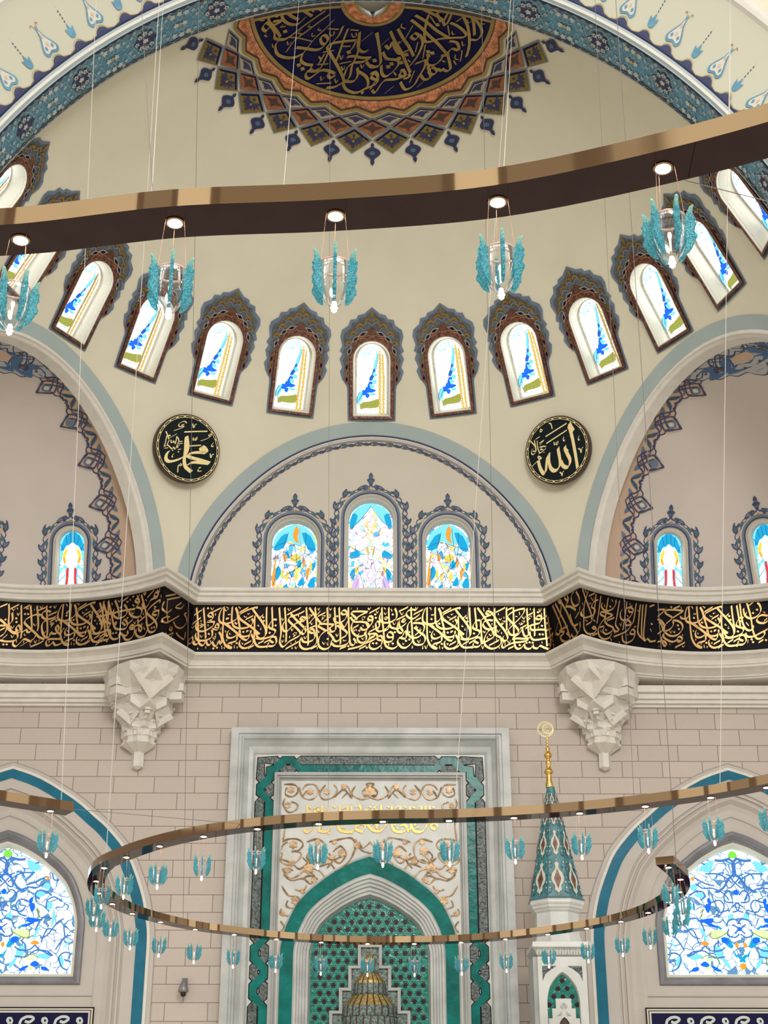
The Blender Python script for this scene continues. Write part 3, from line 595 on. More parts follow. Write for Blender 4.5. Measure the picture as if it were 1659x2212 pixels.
# ---------------------------------------------------------------- lunette wall with three arched windows
YL=YC+D7; ZS=12.2
def lun(x,z,h=0): return Vector((x,YL-h,z))
lw=[(-1.742,.425,14.03-.425,.40,13.9-.40+.0),(-.043,.445,14.62-.44,0,0),(1.66,.425,14.03-.425,0,0)]
lwin=[]   # centre x, half width of outer slate arch, crown z  (measured on the wall plane)
for cx,px0,px1,pyt in ((0,567,700,1105),(1,735,866,1060),(2,905,1035,1105)):
    a=onY(px0,1230,YL); b=onY(px1,1230,YL); t=onY((px0+px1)/2,pyt,YL); lwin.append(((a.x+b.x)/2,(b.x-a.x)/2,t.z))
outer=[(archpt(a,0,r).x,archpt(a,0,r).z) for a,r in zip(AR,ARR)]
lo=[(outer[0][0],11.0)]+outer+[(outer[-1][0],11.0)]
def archw(cx,hw,b,top,n=16): return [(cx+hw,b)]+[(cx+hw*cos(PI*i/n),top-hw+hw*sin(PI*i/n)) for i in range(n+1)]+[(cx-hw,b)]
hl=[archw(cx,hw-.085,11.9,t-.085) for cx,hw,t in lwin]
mb=MB(); g=[(-4+.4*i,11+.4*j) for i in range(21) for j in range(14)]
cdt(lo,hl,g,lambda x,z:lun(x,z),mb,LUN); LUNW=mb.build('wall_back',kind='structure')
# leafy arch border
mb=MB(); NB=64
def lb(s,r,h=.012):   # s along arch 0..1, r inward
    a=PI*s; i=min(NA-1,int(s*NA)); t=s*NA-i; rr=(ARR[i]*(1-t)+ARR[i+1]*t)-.06-r; return Vector((XC+rr*cos(a),YL-h,ZC+rr*sin(a)))
for r0,m in ((.015,BORD),(.045,BORD)): mb.grid([[lb(i/100,r0,.01) for i in range(101)],[lb(i/100,r0+.012,.01) for i in range(101)]],m)
for i in range(36):
    c=i/36; d=1/36
    for q in ((0,1),(1,-1)):
        f=lambda u,v:lb(c+u*d,.065+v*.11,.012)
    stroke(mb,[(0,.2),(.25,.9),(.5,.5),(.75,.1),(1,.2)],.14,DARK,lambda u,v:lb(c+u*d,.065+v*.10,.012))
    stroke(mb,[(0,.8),(.3,.3),(.5,.55),(.8,.95),(1,.8)],.10,BORD,lambda u,v:lb(c+u*d,.065+v*.10,.014))
    shape(mb,[(.15,.5),(.35,.95),(.55,.6),(.4,.2)],BORD,lambda u,v:lb(c+u*d,.065+v*.10,.016),n=2)
    shape(mb,[(.62,.45),(.8,.85),(.95,.5),(.78,.15)],TEALG,lambda u,v:lb(c+u*d,.065+v*.10,.016),n=2)
mb.build('leaf_scroll_border',LUNW,label='dark leaf scroll painted inside the arch')
# generic ornate arched window on any surface map f(u,v,h): u across, v up, h towards the room
def vine(mb,f,hw,top,bot,fin=True,kx=1):
    """braided leaf border round an arched opening of half width hw, crown at v=top"""
    L=[]; sp=top-hw; n=0
    path=[(hw,bot+i*(sp-bot)/8) for i in range(8)]+[(hw*cos(PI*i/16),sp+hw*sin(PI*i/16)) for i in range(0,9)]
    # cumulative length
    cl=[0]
    for a,b in zip(path,path[1:]): cl.append(cl[-1]+math.dist(a,b))
    tot=cl[-1]
    def pt(s,o):
        s=max(0,min(tot,s)); j=0
        while j<len(cl)-2 and cl[j+1]<s: j+=1
        t=(s-cl[j])/(cl[j+1]-cl[j]); a,b=path[j],path[j+1]; dx,dy=b[0]-a[0],b[1]-a[1]; l=math.hypot(dx,dy)
        return (a[0]+dx*t+dy/l*o,a[1]+dy*t-dx/l*o)
    step=.30; k=int(tot/step)
    step=tot/k
    for sg in (-1,1):
        g=lambda s,o,h:(lambda q:f(sg*q[0],q[1],h))(pt(s,o))
        fade=lambda s:min(1,.25+(tot-s)/.9)
        for ph in (0,1):
            stroke(mb,[(i*step/2,(.05 if (i+ph)%2 else .155)*1) for i in range(2*k+1)],.02,BORD,lambda s,o:g(s,o*fade(s),.014),n=4)
        for i in range(k):
            c=i*step; w=fade(c)
            for (a0,oo,m) in ((c+step*.12,.0,TEALG),):
                shape(mb,[(a0+.0,.13*w),(a0+.07,.22*w),(a0+.17,.235*w),(a0+.135,.17*w),(a0+.20,.13*w),(a0+.10,.105*w)],BORD,lambda s,o:g(s,o,.016),n=3)
                shape(mb,[(a0+.03,.14*w),(a0+.08,.20*w),(a0+.135,.205*w),(a0+.11,.16*w),(a0+.15,.13*w),(a0+.09,.118*w)],SLATE if i%2 else TEALG,lambda s,o:g(s,o,.02),n=3)
            if i%2==0: shape(mb,[(c,.06*w),(c+.06,.10*w),(c+.12,.06*w),(c+.06,.03*w)],PEACH,lambda s,o:g(s,o,.012),n=2)
            shape(mb,[(c+step*.55,.05*w),(c+step*.7,.11*w),(c+step*.95,.07*w),(c+step*.75,.03*w)],TEALG,lambda s,o:g(s,o,.019),n=2)
    if fin:
        F2=lambda u,v:f(u,top+.02+v,.02)
        for t,m in (('0,.42 .05,.33 .03,.28 .09,.24 .05,.18 .02,.10 -.02,.10 -.05,.18 -.09,.24 -.03,.28 -.05,.33',BORD),('0,.37 .03,.31 .0,.26 -.03,.31;0,.24 .05,.22 .03,.16 -.03,.16 -.05,.22',TEALG)):
            for q in P(t): shape(mb,q,m,F2,n=2)
        for s in(-1,1):
            stroke(mb,[(0,.12),(s*.06,.05),(s*.16,.0)],.025,BORD,F2); shape(mb,[(s*.05,.06),(s*.12,.12),(s*.16,.04),(s*.10,0)],BORD,F2,n=2); shape(mb,[(s*.07,.06),(s*.115,.09),(s*.13,.04),(s*.10,.02)],TEALG,lambda u,v:f(u,top+.02+v,.024),n=2)
            shape(mb,[(s*.02,.02),(s*.05,.05),(s*.11,-.01),(s*.05,-.01)],PEACH,F2,n=2)
def arched_window(idx,f,fp,hw,top,bot,org,pane,kx=1,style='line'):
    e=empty('window_%d'%idx,org,kind='structure'); parts=[]
    A=lambda w,t,b=bot:archw(0,w,b,t)
    mb=MB(); band(mb,A(hw,top),A(hw-.06,top-.06),SLATE,lambda u,v:f(u,v,.014)); band(mb,A(hw-.05,top-.05),A(hw-.075,top-.075),NAVY,lambda u,v:f(u,v,.016)); parts.append(mb.build('painted_arch_line'))
    mb=MB(); vine(mb,f,hw,top,bot); parts.append(mb.build('painted_vine_border',label='dark blue and teal leaf vine painted round the arch'))
    mb=MB(); seq=[(hw-.075,0),(hw-.10,.02),(hw-.12,.10),(hw-.15,.13),(hw-.17,.30)]
    for (w0,d0),(w1,d1) in zip(seq,seq[1:]): band(mb,A(w0,top-(hw-w0)),A(w1,top-(hw-w1)),LUN if style=='line' else PLAST2,lambda u,v,_d=None:None) if False else None
    for (w0,d0),(w1,d1) in zip(seq,seq[1:]):
        a=[f(*p,-d0) if d0<.05 else fp(*p,d0) for p in A(w0,top-(hw-w0))]; b=[f(*p,-d1) if d1<.05 else fp(*p,d1) for p in A(w1,top-(hw-w1))]; n=len(a)
        mb.add(a+b,[(i,(i+1)%n,(i+1)%n+n,i+n) for i in range(n)],LUN)
    parts.append(mb.build('reveal'))
    mb=MB(); pane(mb,lambda u,v,h:fp(u,v,.30-h),hw-.17,top-(.17),bot); parts.append(mb.build('stained_glass_pane'))
    for o in parts: o.parent=e; o.matrix_parent_inverse=Matrix.Translation(-Vector(org))
def nstroke(mb,t,w,m,f,hw,bot,h,lv,**k): stroke(mb,[(x*hw,bot+y*h) for x,y in t],w,m,lambda u,v:f(u,v,lv),**k)
def pane_side(flip):
    def g(mb,f0,hw,top,bot):
        h=top-bot; f=f0; W=archw(0,hw,bot,top); mb.poly([f(*p,0) for p in W],MOSA,W)
        F1=lambda u,v:f(u*hw*flip,bot+v*h,.008); F2=lambda u,v:f(u*hw*flip,bot+v*h,.016)
        for t in P('-.97,.72 -.85,.86 -.5,.95 0,1 .5,.95 .85,.86 .97,.72 .6,.80 .2,.74 -.2,.80 -.6,.76'): shape(mb,t,GC,F1,n=2)
        for t in P('-.95,.70 -.6,.86 -.3,.88 -.5,.72;-.95,.42 -.7,.52 -.55,.44 -.8,.34;.55,.14 .9,.2 .85,.08;.15,.3 .4,.4 .45,.3;-.55,.24 -.3,.32 -.25,.2;.65,.52 .95,.56 .85,.46;.3,.90 .7,.86 .95,.7 .6,.7;-.5,.62 -.3,.70 -.2,.60;.1,.52 .3,.50 .25,.62;-.9,.10 -.6,.22 -.4,.05;-.3,.02 0,.12 .1,.02;.6,.3 .9,.4 .9,.2;-.1,.2 .1,.3 .2,.18;.3,.02 .6,.1 .8,.02'): shape(mb,t,GT,F1,n=2)
        for t in P('.05,.98 .18,.92 .12,.84 .2,.78 .0,.80 -.1,.88;-.98,.30 -.9,.52 -.75,.66 -.82,.5 -.8,.3;-.5,.66 -.3,.62 -.45,.56;.35,.62 .5,.56 .4,.48;-.8,.15 -.6,.3 -.7,.1;.5,.45 .7,.5 .6,.35'): shape(mb,t,GA,F1,n=2)
        for t in P('-.2,.60 .1,.66 .3,.60 .0,.56;-.4,.40 -.2,.46 -.3,.34;-.6,.40 -.5,.50 -.45,.38;.0,.40 .2,.44 .1,.34;.7,.6 .8,.5 .7,.45'): shape(mb,t,GY,F1,n=2)
        for t in P('-.9,.3 -.6,.6 -.2,.75 .2,.72;-1,.55 -.5,.68 0,.58 .5,.66 .95,.55;.2,.95 .3,.7 .6,.5 .9,.4;-.3,.9 -.5,.7 -.3,.5 .1,.3 .3,.0;-.7,.05 -.3,.25 .2,.2 .6,.4;.0,.75 .1,.55 -.1,.4 -.3,.2 -.6,.1;-.9,.2 -.4,.4 .2,.5 .7,.7;.9,.25 .5,.2 .2,.05;.5,.9 .4,.6 .0,.45;-.98,.72 -.4,.78 .3,.74 .95,.7'): nstroke(mb,[(flip*x,y) for x,y in t],.011,LEAD if random.random()<.6 else LEADP,f,hw,bot,h,.016)
    return g
def pane_mid(mb,f,hw,top,bot):
    h=top-bot; W=archw(0,hw,bot,top); mb.poly([f(*p,0) for p in W],MOSB,W)
    F1=lambda u,v:f(u*hw,bot+v*h,.008); F2=lambda u,v:f(u*hw,bot+v*h,.016)
    for t in P('-.97,.78 -.8,.92 -.4,.98 0,1 .4,.98 .8,.92 .97,.78 .5,.82 .2,.92 0,.96 -.2,.92 -.5,.82'): shape(mb,t,GC,F1,n=2)
    for s in(-1,1):
        for t,m in (('-.97,.78 -.85,.9 -.6,.88 -.8,.76',GT),('-.95,.52 -.6,.56 -.5,.5 -.9,.48',GT),('-.9,.2 -.6,.34 -.5,.2 -.7,.12',GK),('-.75,.38 -.55,.42 -.6,.34',GY),('-.5,.30 -.3,.36 -.35,.25',GP),('-.9,.05 -.6,.12 -.5,.02',GT),('-.3,.14 -.1,.2 -.1,.08',GK),('-.3,.02 -.1,.06 -.05,.01',GT),('-.45,.62 -.2,.66 -.3,.55',GP),('-.95,.34 -.7,.4 -.75,.28',GT),('-.35,.46 -.12,.5 -.2,.4',GP),('-.2,.56 -.08,.58 -.1,.5',GY),('-.8,.66 -.6,.7 -.65,.62',GP)):
            for q in P(t): shape(mb,[(s*x,y) for x,y in q],m,F1,n=2)
        for t in P('-.9,.76 -.4,.86 0,.97;-.35,.82 -.1,.74 -.4,.66;-1,.6 -.5,.55 -.1,.6;-.9,.3 -.5,.4 -.2,.3 -.3,.15 0,.05;-.6,0 -.3,.2 -.6,.4;-.95,.5 -.3,.48 0,.4;-.8,.1 -.5,.3 0,.25;-.25,.35 -.1,.5 -.2,.6'): nstroke(mb,[(s*x,y) for x,y in t],.011,LEADP if random.random()<.4 else LEAD,f,hw,bot,h,.016)
        for t in P('-.3,.84 -.02,.72 .2,.84;-.3,.76 0,.88 .3,.76;-.1,.7 .25,.79;-.12,.66 .1,.64 -.12,.62 .1,.60 -.12,.58'): nstroke(mb,[(s*x,y) for x,y in t],.02,GY,f,hw,bot,h,.016,sm=False)
    for t in P('0,.40 .15,.34 0,.28 -.15,.34;0,.22 .25,.12 0,.04 -.25,.12'): nstroke(mb,t+t[:1],.02,GK,f,hw,bot,h,.016)
idx=14
for j,(cx,hw,t) in enumerate(lwin):
    f=lambda u,v,h,cx=cx:Vector((cx+u,YL-h,v)); fp=lambda u,v,d,cx=cx:Vector((cx+u,YL+d,v))
    arched_window(idx,f,fp,hw,t,11.9,(cx,YL,11.9),pane_mid if j==1 else pane_side(1)); idx+=1
# ---------------------------------------------------------------- side exedrae (small quarter domes)
def pane_tulip(mb,f,hw,top,bot):
    h=top-bot; W=archw(0,hw,bot,top); mb.poly([f(*p,0) for p in W],GC,W)
    F1=lambda u,v:f(u*hw,bot+v*h,.008); F2=lambda u,v:f(u*hw,bot+v*h,.016); F3=lambda u,v:f(u*hw,bot+v*h,.024)
    for t in P('-.95,.72 -.7,.9 -.3,.98 0,1 .3,.98 .7,.9 .95,.72 .6,.74 0,.84 -.6,.74'): shape(mb,t,GT,F1,n=2)
    for t in P('-.95,.05 -.95,.35 -.5,.45 -.6,.1;.95,.05 .95,.35 .5,.45 .6,.1;-.9,.55 -.6,.6 -.6,.5 -.9,.45;.9,.55 .6,.6 .6,.5 .9,.45'): shape(mb,t,GP,F1,n=2)
    for t in P('0,.84 .25,.80 .5,.78 .75,.66 .7,.54 .3,.45 .35,.1 .2,.0 -.2,.0 -.35,.1 -.3,.45 -.7,.54 -.75,.66 -.5,.78 -.25,.80'): shape(mb,t,GW,F2,n=3)
    for s in(-1,1):
        for t,m in (('-.45,.76 -.75,.66 -.65,.55 -.4,.52 -.5,.62 -.35,.70',GY),('-.6,.62 -.72,.58 -.5,.50',GA),('-.42,.43 -.2,.46 -.25,.2 -.45,.0 -.9,.0 -.55,.15 -.4,.3',GR),('-.3,.10 -.2,.0 -.5,.0 -.42,.08',GM)):
            for q in P(t): shape(mb,[(s*x,y) for x,y in q],m,F3,n=2)
        for t in P('-.7,.72 -.95,.82;-.4,.82 -.55,.95;-.15,.84 -.18,.99;-.8,.5 -1,.5;-.5,.35 -1,.25;-.6,.15 -1,.02;-.5,.2 -.2,.18'): nstroke(mb,[(s*x,y) for x,y in t],.012,LEAD,f,hw,bot,h,.024,sm=False)
def exedra(sg):
    global idx
    p=rad(60*sg); di=Vector((sin(p),cos(p),0)); bb=Vector((cos(p),-sin(p),0)); c0=Vector((XC,YC,ZC))+di*D7
    R0=ARR[0]; R1=ARR[NA//2]
    def ex(phi,e,h=0):
        r=R0+(R1-R0)*sin(rad(e))**2; r-=h; return c0+di*(r*cos(rad(e))*cos(rad(phi)))+bb*(r*cos(rad(e))*sin(rad(phi)))+Vector((0,0,r*sin(rad(e))))
    ep=lambda x,y,h=0: ex(math.degrees(math.atan2(x,y)) if (x or y) else 0,90-math.hypot(x,y),h)
    def inv(q):
        d=Vector(q)-c0; e=math.degrees(math.asin(max(-1,min(1,d.z/d.length)))); a=math.atan2(d.dot(bb),d.dot(di)); return ((90-e)*sin(a),(90-e)*cos(a))
    frs=[]
    for ph in (-61.3,-30.2,0,30.2,61.3):
        F_=Frame(ex(ph,0),ex(ph,32),None); a=rad(ph); F_.u=(bb*cos(a)-di*sin(a)); F_.n=F_.u.cross(F_.v)*1
        if F_.n.dot(di*cos(a)+bb*sin(a))<0: F_.n=-F_.n
        frs.append((ph,F_))
    HW=.44; TOP=1.88
    op=archw(0,HW-.085,.3,TOP-.085)
    hs=[[inv(F_.at(*q)) for q in op] for ph,F_ in frs]
    out=[(90*sin(rad(-90+180*i/90)),90*cos(rad(-90+180*i/90))) for i in range(91)]+[(x,0) for x in [88-8*i for i in range(23)]]
    pts=[]
    for r in range(2,90,3):
        n=max(4,int(PI*r/3))
        for i in range(1,n): a=-PI/2+PI*i/n; pts.append((r*sin(a),r*cos(a)))
    mb=MB(); cdt(out,hs,pts,lambda x,y:ep(x,y),mb,PLAST2); 
    EX=mb.build('wall_left' if sg<0 else 'wall_right',smooth=True,kind='structure')
    for ph,F_ in frs:
        if abs(ph)<5 : continue
        f=lambda u,v,h,F_=F_:ep(*inv(F_.at(u,v)),h); fp=lambda u,v,d,F_=F_:F_.at(u,v,d)
        if (ph*-sg)>0 or True:
            arched_window(idx,f,fp,HW,TOP,.25,F_.o,pane_tulip); idx+=1
    # painted border along the arch: a = arch angle (0..180), r = distance in from the edge (m)
    mb=MB()
    def eb(s,r,h):     # s 0..1 along arch from the outer foot, r metres inwards
        a=180*s; ph=90-math.degrees(r/R0); base=ex(90,0)
        # rotate: point on quarter dome at angle a around di axis and depth r
        t=r/R0; v=(bb*cos(rad(a))+Vector((0,0,1))*sin(rad(a)))*cos(t)+di*sin(t); d=c0+v; return ep(*inv(d),h)
    NR=13
    for i in range(100):
        pass
    mb.grid([[eb(i/90,.12,.012) for i in range(91)],[eb(i/90,.15,.012) for i in range(91)]],NAVY)
    for i in range(NR):
        c=i/NR; d=1/NR; rr=lambda s:.74-.42*max(0,sin(PI*s))**1.5; L=lambda h:(lambda u,v:eb(c+u*d,max(.10,rr(c+u*d)+v*.80),h))
        sc_=.62 
        crown=abs((c+d/2)-.5)<.17
        lob=[(0,-.5),(0,.34),(.12,.36),(.22,.5),(.34,.52),(.42,.72),(.5,.86),(.58,.72),(.66,.52),(.78,.5),(.88,.36),(1,.34),(1,-.5)]
        if crown: lob=[(x,y*(1.0)) for x,y in lob]
        fine(mb,lob,BORD,L(.014),8,8); fine(mb,[(x if x in(0,1) else .5+(x-.5)*.95,y-.04) for x,y in lob],PEACH,L(.022),8,8)
        for s in(-1,1):
            q=lambda u:.5+s*u
            shape(mb,[(q(.5),.05),(q(.42),.26),(q(.30),.30),(q(.36),.16),(q(.44),.06)],TEALG,L(.028),n=2)
            shape(mb,[(q(.30),.05),(q(.22),.18),(q(.10),.2),(q(.16),.08)],SLATE,L(.03),n=2)
            stroke(mb,[(q(.5),.28),(q(.38),.38),(q(.25),.3),(q(.12),.1),(q(-.1),.3),(q(-.18),.5),(q(0),.8)],.035,BORD,L(.034))
            stroke(mb,[(q(.0),.02),(q(.15),.16),(q(0),.34),(q(-.1),.5)],.03,BORD,L(.034)); stroke(mb,[(q(.5),.05),(q(.4),.2),(q(.2),.34),(q(.05),.12)],.025,BORD,L(.034))
        shape(mb,[(.5,.68),(.62,.52),(.5,.36),(.38,.52)],SLATE,L(.03),n=2); shape(mb,[(.5,.60),(.56,.52),(.5,.43),(.44,.52)],IVORY,L(.038),n=2)
    # large crown panel
    S5=.5-sg*.035; L=lambda h:(lambda u,v:eb(S5+u*.58,.15+v*1.0,h)); PG=mat('pale_grey_paint',(.42,.43,.44),.8)
    lobe=[(-.17,.30),(-.155,.55),(-.135,.62),(-.12,.82),(-.09,.86),(-.075,1.0),(-.04,1.04),(-.03,1.16),(0,1.30),(.03,1.16),(.04,1.04),(.075,1.0),(.09,.86),(.12,.82),(.135,.62),(.155,.55),(.17,.30),(.1,.25),(0,.22),(-.1,.25)]
    fine(mb,lobe,BORD,L(.028)); fine(mb,[(x*.97,.25+(y-.25)*.965) for x,y in lobe],PG,L(.034))
    for s in(-1,1):
        stroke(mb,[(s*.15,.40),(s*.12,.36),(s*.10,.50),(s*.12,.66),(s*.09,.75),(s*.06,.62),(s*.05,.45),(s*.02,.50),(0,.62)],lambda t:.010+.028*sin(PI*t),mat('mid_blue_paint',(.06,.13,.27),.7),L(.036))
        stroke(mb,[(s*.075,.56),(s*.085,.66),(s*.10,.62),(s*.095,.52),(s*.08,.48)],.012,BORD,L(.04)); 
        stroke(mb,[(s*.01,.95),(s*.05,.9),(s*.07,.80),(s*.03,.74),(0,.85)],lambda t:.008+.022*sin(PI*t),MATS['mid_blue_paint'],L(.036))
        for x,y,r in ((.085,.58,.030),(.04,.36,.022),(.125,.48,.02),(.03,.90,.022),(.09,.40,.018)): 
            shape(mb,[(s*x+r*.35*(1 if i%2 else .55)*cos(PI*i/7),y+r*1.6*(1 if i%2 else .55)*sin(PI*i/7)) for i in range(14)],BRONZ,L(.042),sm=False)
    shape(mb,[(-.03,.52),(.03,.52),(.035,.72),(0,.80),(-.035,.72)],PEACH,L(.038),n=2)
    shape(mb,[(.018*(1 if i%2 else .5)*cos(PI*i/8),.64+.07*(1 if i%2 else .5)*sin(PI*i/8)) for i in range(16)],BRONZ,L(.044),sm=False)
    mb.build('painted_arabesque_border',EX,label='peach, blue and grey arabesque painted inside the side arch')
exedra(-1); exedra(1)
# ---------------------------------------------------------------- cornices and the calligraphy band (plan path, left to right)
def arc(cx,cy,r,a0,a1,n): return [(cx+r*cos(rad(a0+(a1-a0)*i/n)),cy+r*sin(rad(a0+(a1-a0)*i/n))) for i in range(n+1)]
BASE=arc(-6.9,25.2,4.1,180,48.8,36)+[(-3.68,29.4),(3.58,29.4)]+arc(6.85,25.2,4.1,130.5,0,36)
def offs(d):
    out=[]; n=len(BASE)
    for i,p in enumerate(BASE):
        a=BASE[max(i-1,0)]; b=BASE[min(i+1,n-1)]
        d1=Vector((p[0]-a[0],p[1]-a[1])); d2=Vector((b[0]-p[0],b[1]-p[1]))
        if d1.length<1e-6: d1=d2
        if d2.length<1e-6: d2=d1
        d1.normalize(); d2.normalize(); n1=Vector((-d1.y,d1.x)); n2=Vector((-d2.y,d2.x)); m=(n1+n2); k=m.length
        m.normalize(); c=max(.45,m.dot(n1)); out.append((p[0]+m.x*d/c,p[1]+m.y*d/c))
    return out
def sweep(prof,m,name,**k):
    mb=MB(); mb.grid([[(x,y,z) for x,y in offs(d)] for d,z in prof],m); return mb.build(name,**k)
# upper cornice: seam line, two soft rolls
sweep([(.16,11.80),(.0,11.80),(-.03,11.815),(-.035,11.85),(-.01,11.87),(.015,11.90),(0,11.93),(-.05,11.945),(-.06,11.965),(-.06,12.00),(-.075,12.01),(-.115,12.03),(-.125,12.07),(-.12,12.10),(.9,12.105)],MOLD,'trim_6',kind='structure')
sweep([(.16,10.70),(.0,10.70),(-.05,10.69),(-.06,10.66),(-.04,10.63),(.03,10.60),(.10,10.555),(.13,10.50),(.14,10.47),(.17,10.46),(.18,10.42),(.26,10.39),(.36,10.34),(.40,10.32),(.42,10.29),(.46,10.285),(.47,10.26),(.52,10.25)],MOLD,'trim_7',kind='structure')
mb=MB(); q=offs(.52)
for a,b in zip(q,q[1:]): mb.add([(a[0],a[1],10.25),(b[0],b[1],10.25),(b[0],30.05,10.25),(a[0],30.05,10.25)],[(0,1,2,3)],MOLD)
mb.build('trim_8',kind='structure')
mb=MB(); cx=[(p[0],p[1]) for p in offs(.13)]
mb.grid([[(x,y,10.68) for x,y in cx],[(x,y,11.82) for x,y in cx]],BLACK)
BANDO=mb.build('calligraphy_band'); tag(BANDO,'long black band of gilded Arabic lettering running between the two white cornices','calligraphy band')
for sg in (-1,1):      # small stepped crown moulding on the flat wall beneath the curved bays
    mb=MB(); x0,x1=(5.05,12.8) if sg>0 else (-12.8,-5.15)
    for (a,b,z0,z1) in ((29.72,30.02,9.98,10.12),(29.80,30.02,9.86,9.98),(29.86,30.02,9.78,9.86),(29.93,30.02,9.72,9.78)): mb.box(x0,x1,a,b,z0,z1,MOLD)
    mb.build('trim_%d'%(9 if sg<0 else 10),kind='structure')
# lettering -------------------------------------------------
BP=offs(.115); BL=[0]
for a,b in zip(BP,BP[1:]): BL.append(BL[-1]+math.dist(a,b))
def b_sz(px,py):
    r=ray(px,py); best=None
    for i in range(len(BP)-1):
        (x0,y0),(x1,y1)=BP[i],BP[i+1]; dx,dy=x1-x0,y1-y0; den=r.x*dy-r.y*dx
        if abs(den)<1e-9: continue
        t=(x0*dy-y0*dx)/den; s=((r.x*t-x0)*dx+(r.y*t-y0)*dy)/(dx*dx+dy*dy)
        if -.02<=s<=1.02 and t>0 and (best is None or t<best[0]): best=(t,BL[i]+s*(BL[i+1]-BL[i]),r.z*t)
    return (best[1],best[2]) if best else None
def b_pt(s,z,h=0):
    s=max(BL[0],min(BL[-1],s)); lo,hi=0,len(BL)-2
    while lo<hi:
        m=(lo+hi+1)//2
        if BL[m]<=s: lo=m
        else: hi=m-1
    t=(s-BL[lo])/(BL[lo+1]-BL[lo]); (x0,y0),(x1,y1)=BP[lo],BP[lo+1]; l=math.hypot(x1-x0,y1-y0); nx,ny=(y1-y0)/l,-(x1-x0)/l
    return Vector((x0+(x1-x0)*t+nx*h,y0+(y1-y0)*t+ny*h,z))
NIB=rad(57)
def letters(mb,data,sc,ox,oy,w,ds=0,m=GOLD,f=None,n=4):
    for t in P(data):
        pp=[b_sz(ox+x/sc,oy+y/sc) for x,y in t]
        if any(p is None for p in pp): continue
        pp=[(s+ds,z) for s,z in pp]
        if len(pp)==1: shape(mb,diamond(*pp[0],.028,.028,.25),m,lambda s,z:b_pt(s,z,.012),sm=False)
        else: stroke(mb,pp,w,m,lambda s,z:b_pt(s,z,.010),nib=NIB,n=n)
W1=.047
PHR="""975,105 935,200 925,290 950,345 1020,370 1110,355 1190,310 1225,260 1225,190 1190,115;998,95 998,350 1000,520 1010,620 1050,710 1110,760 1165,770;1130,95 1133,300 1140,330 1165,400 1230,440 1330,445 1420,420 1475,370 1480,320 1455,290;1185,110 1215,180 1240,300 1270,420 1272,440;
1530,130 1530,105 1440,125 1320,180 1260,220 1250,265 1290,310 1400,385 1480,440 1560,510 1600,540;1005,355 1080,410 1180,480 1270,560 1340,620 1400,635 1430,590 1430,560;1095,480 1070,540 1090,595 1150,600 1210,570 1260,500 1275,455;1235,560 1235,640 1180,670 1110,690 1090,720 1160,765;
1280,480 1290,560 1340,580 1410,570 1455,520 1450,480;1465,540 1505,620 1500,690 1440,750 1360,770 1300,740 1280,690 1290,640;1505,240 1512,450 1520,620 1545,700 1600,745 1700,745 1745,720 1752,680;1460,125 1530,220 1620,330 1690,450 1700,560;1690,100 1698,300 1712,480 1698,560 1640,610 1578,600 1548,540 1528,490;
1775,100 1790,250 1806,420 1806,440;1865,310 1810,305 1758,370 1743,420 1778,450 1838,470 1855,500 1818,560 1730,600 1620,620 1550,600;1835,680 1770,640 1808,588 1860,590 1880,640 1878,690 1828,735 1752,735;1400,500 1385,490;
1070,285;1197,360;1335,505;1240,690;1643,268;1658,325;1763,520;1728,750;
1250,185 1390,105;1360,300 1475,240;1360,710 1470,650;1430,772 1520,720;1583,695 1678,645;1683,680 1768,630;1580,275 1640,225"""
PHM="""1035,100 1060,110 1065,140;1230,95 1250,105 1260,125 1275,100;1085,375 1095,400 1120,405;1330,240 1345,262 1375,260;1040,480 1045,505 1060,495;1070,620 1070,645 1085,635;1110,520 1118,545 1130,535;1200,720 1205,770;1245,740 1250,770 1262,745;1385,475 1390,495 1405,475 1410,495 1425,470;1575,380 1560,400 1590,410;1620,430 1610,460 1625,465;1390,200 1400,220 1425,195;1070,210 1075,230 1090,210 1100,230 1110,205;1420,310 1420,330 1435,325;1150,690 1158,712 1170,700;1320,680 1335,705 1345,680"""
R3="""262,95 270,300 285,420 300,600 310,680 350,740 440,765 520,720 530,680 580,740 650,750 720,700 760,640 770,560;245,180 225,260 250,320 320,345 410,330 480,290 505,240 500,170 475,110;375,95 380,300 400,400 440,430 520,440 600,400 660,350;180,470 165,400 165,350 200,320 225,360 215,420 190,470 240,485 330,440 370,390 370,440 300,480;
110,290 60,300 35,265 70,235 110,250 115,300 100,350 40,420 0,490;0,330 30,390 40,440;200,420 120,460 50,500 60,530 150,520 190,560 150,610 60,650 0,680;270,620 240,630 190,610 200,570 250,560 270,600 260,690 200,750 130,775 70,750 60,690 100,640;
430,580 370,580 350,540 390,495 440,520 445,580 430,640 350,660 310,640;540,300 550,400 600,470 590,510 540,500 510,440 530,340 540,300;600,600 650,600 665,530 640,480 600,560 560,590;600,600 550,590 520,640 530,700;820,140 740,130 680,160 660,210 700,260 770,280 850,230 880,200;
738,90 745,300 755,450 765,600 790,680 850,705 930,690 970,620 950,550 880,500 830,450 790,420;760,290 690,370 680,470 700,540 760,590 850,580 920,520 955,430 940,370 870,350 770,350;350,260 310,260 340,290 360,250;640,290 600,290 590,320 630,330 655,290;
155,210;165,265;440,210;475,500;655,640;710,618;440,685;120,680;175,680;20,750;60,190 225,100;540,160 690,90;780,210 935,130;500,300 640,230;810,310 900,265;45,605 150,550;800,550 890,480"""
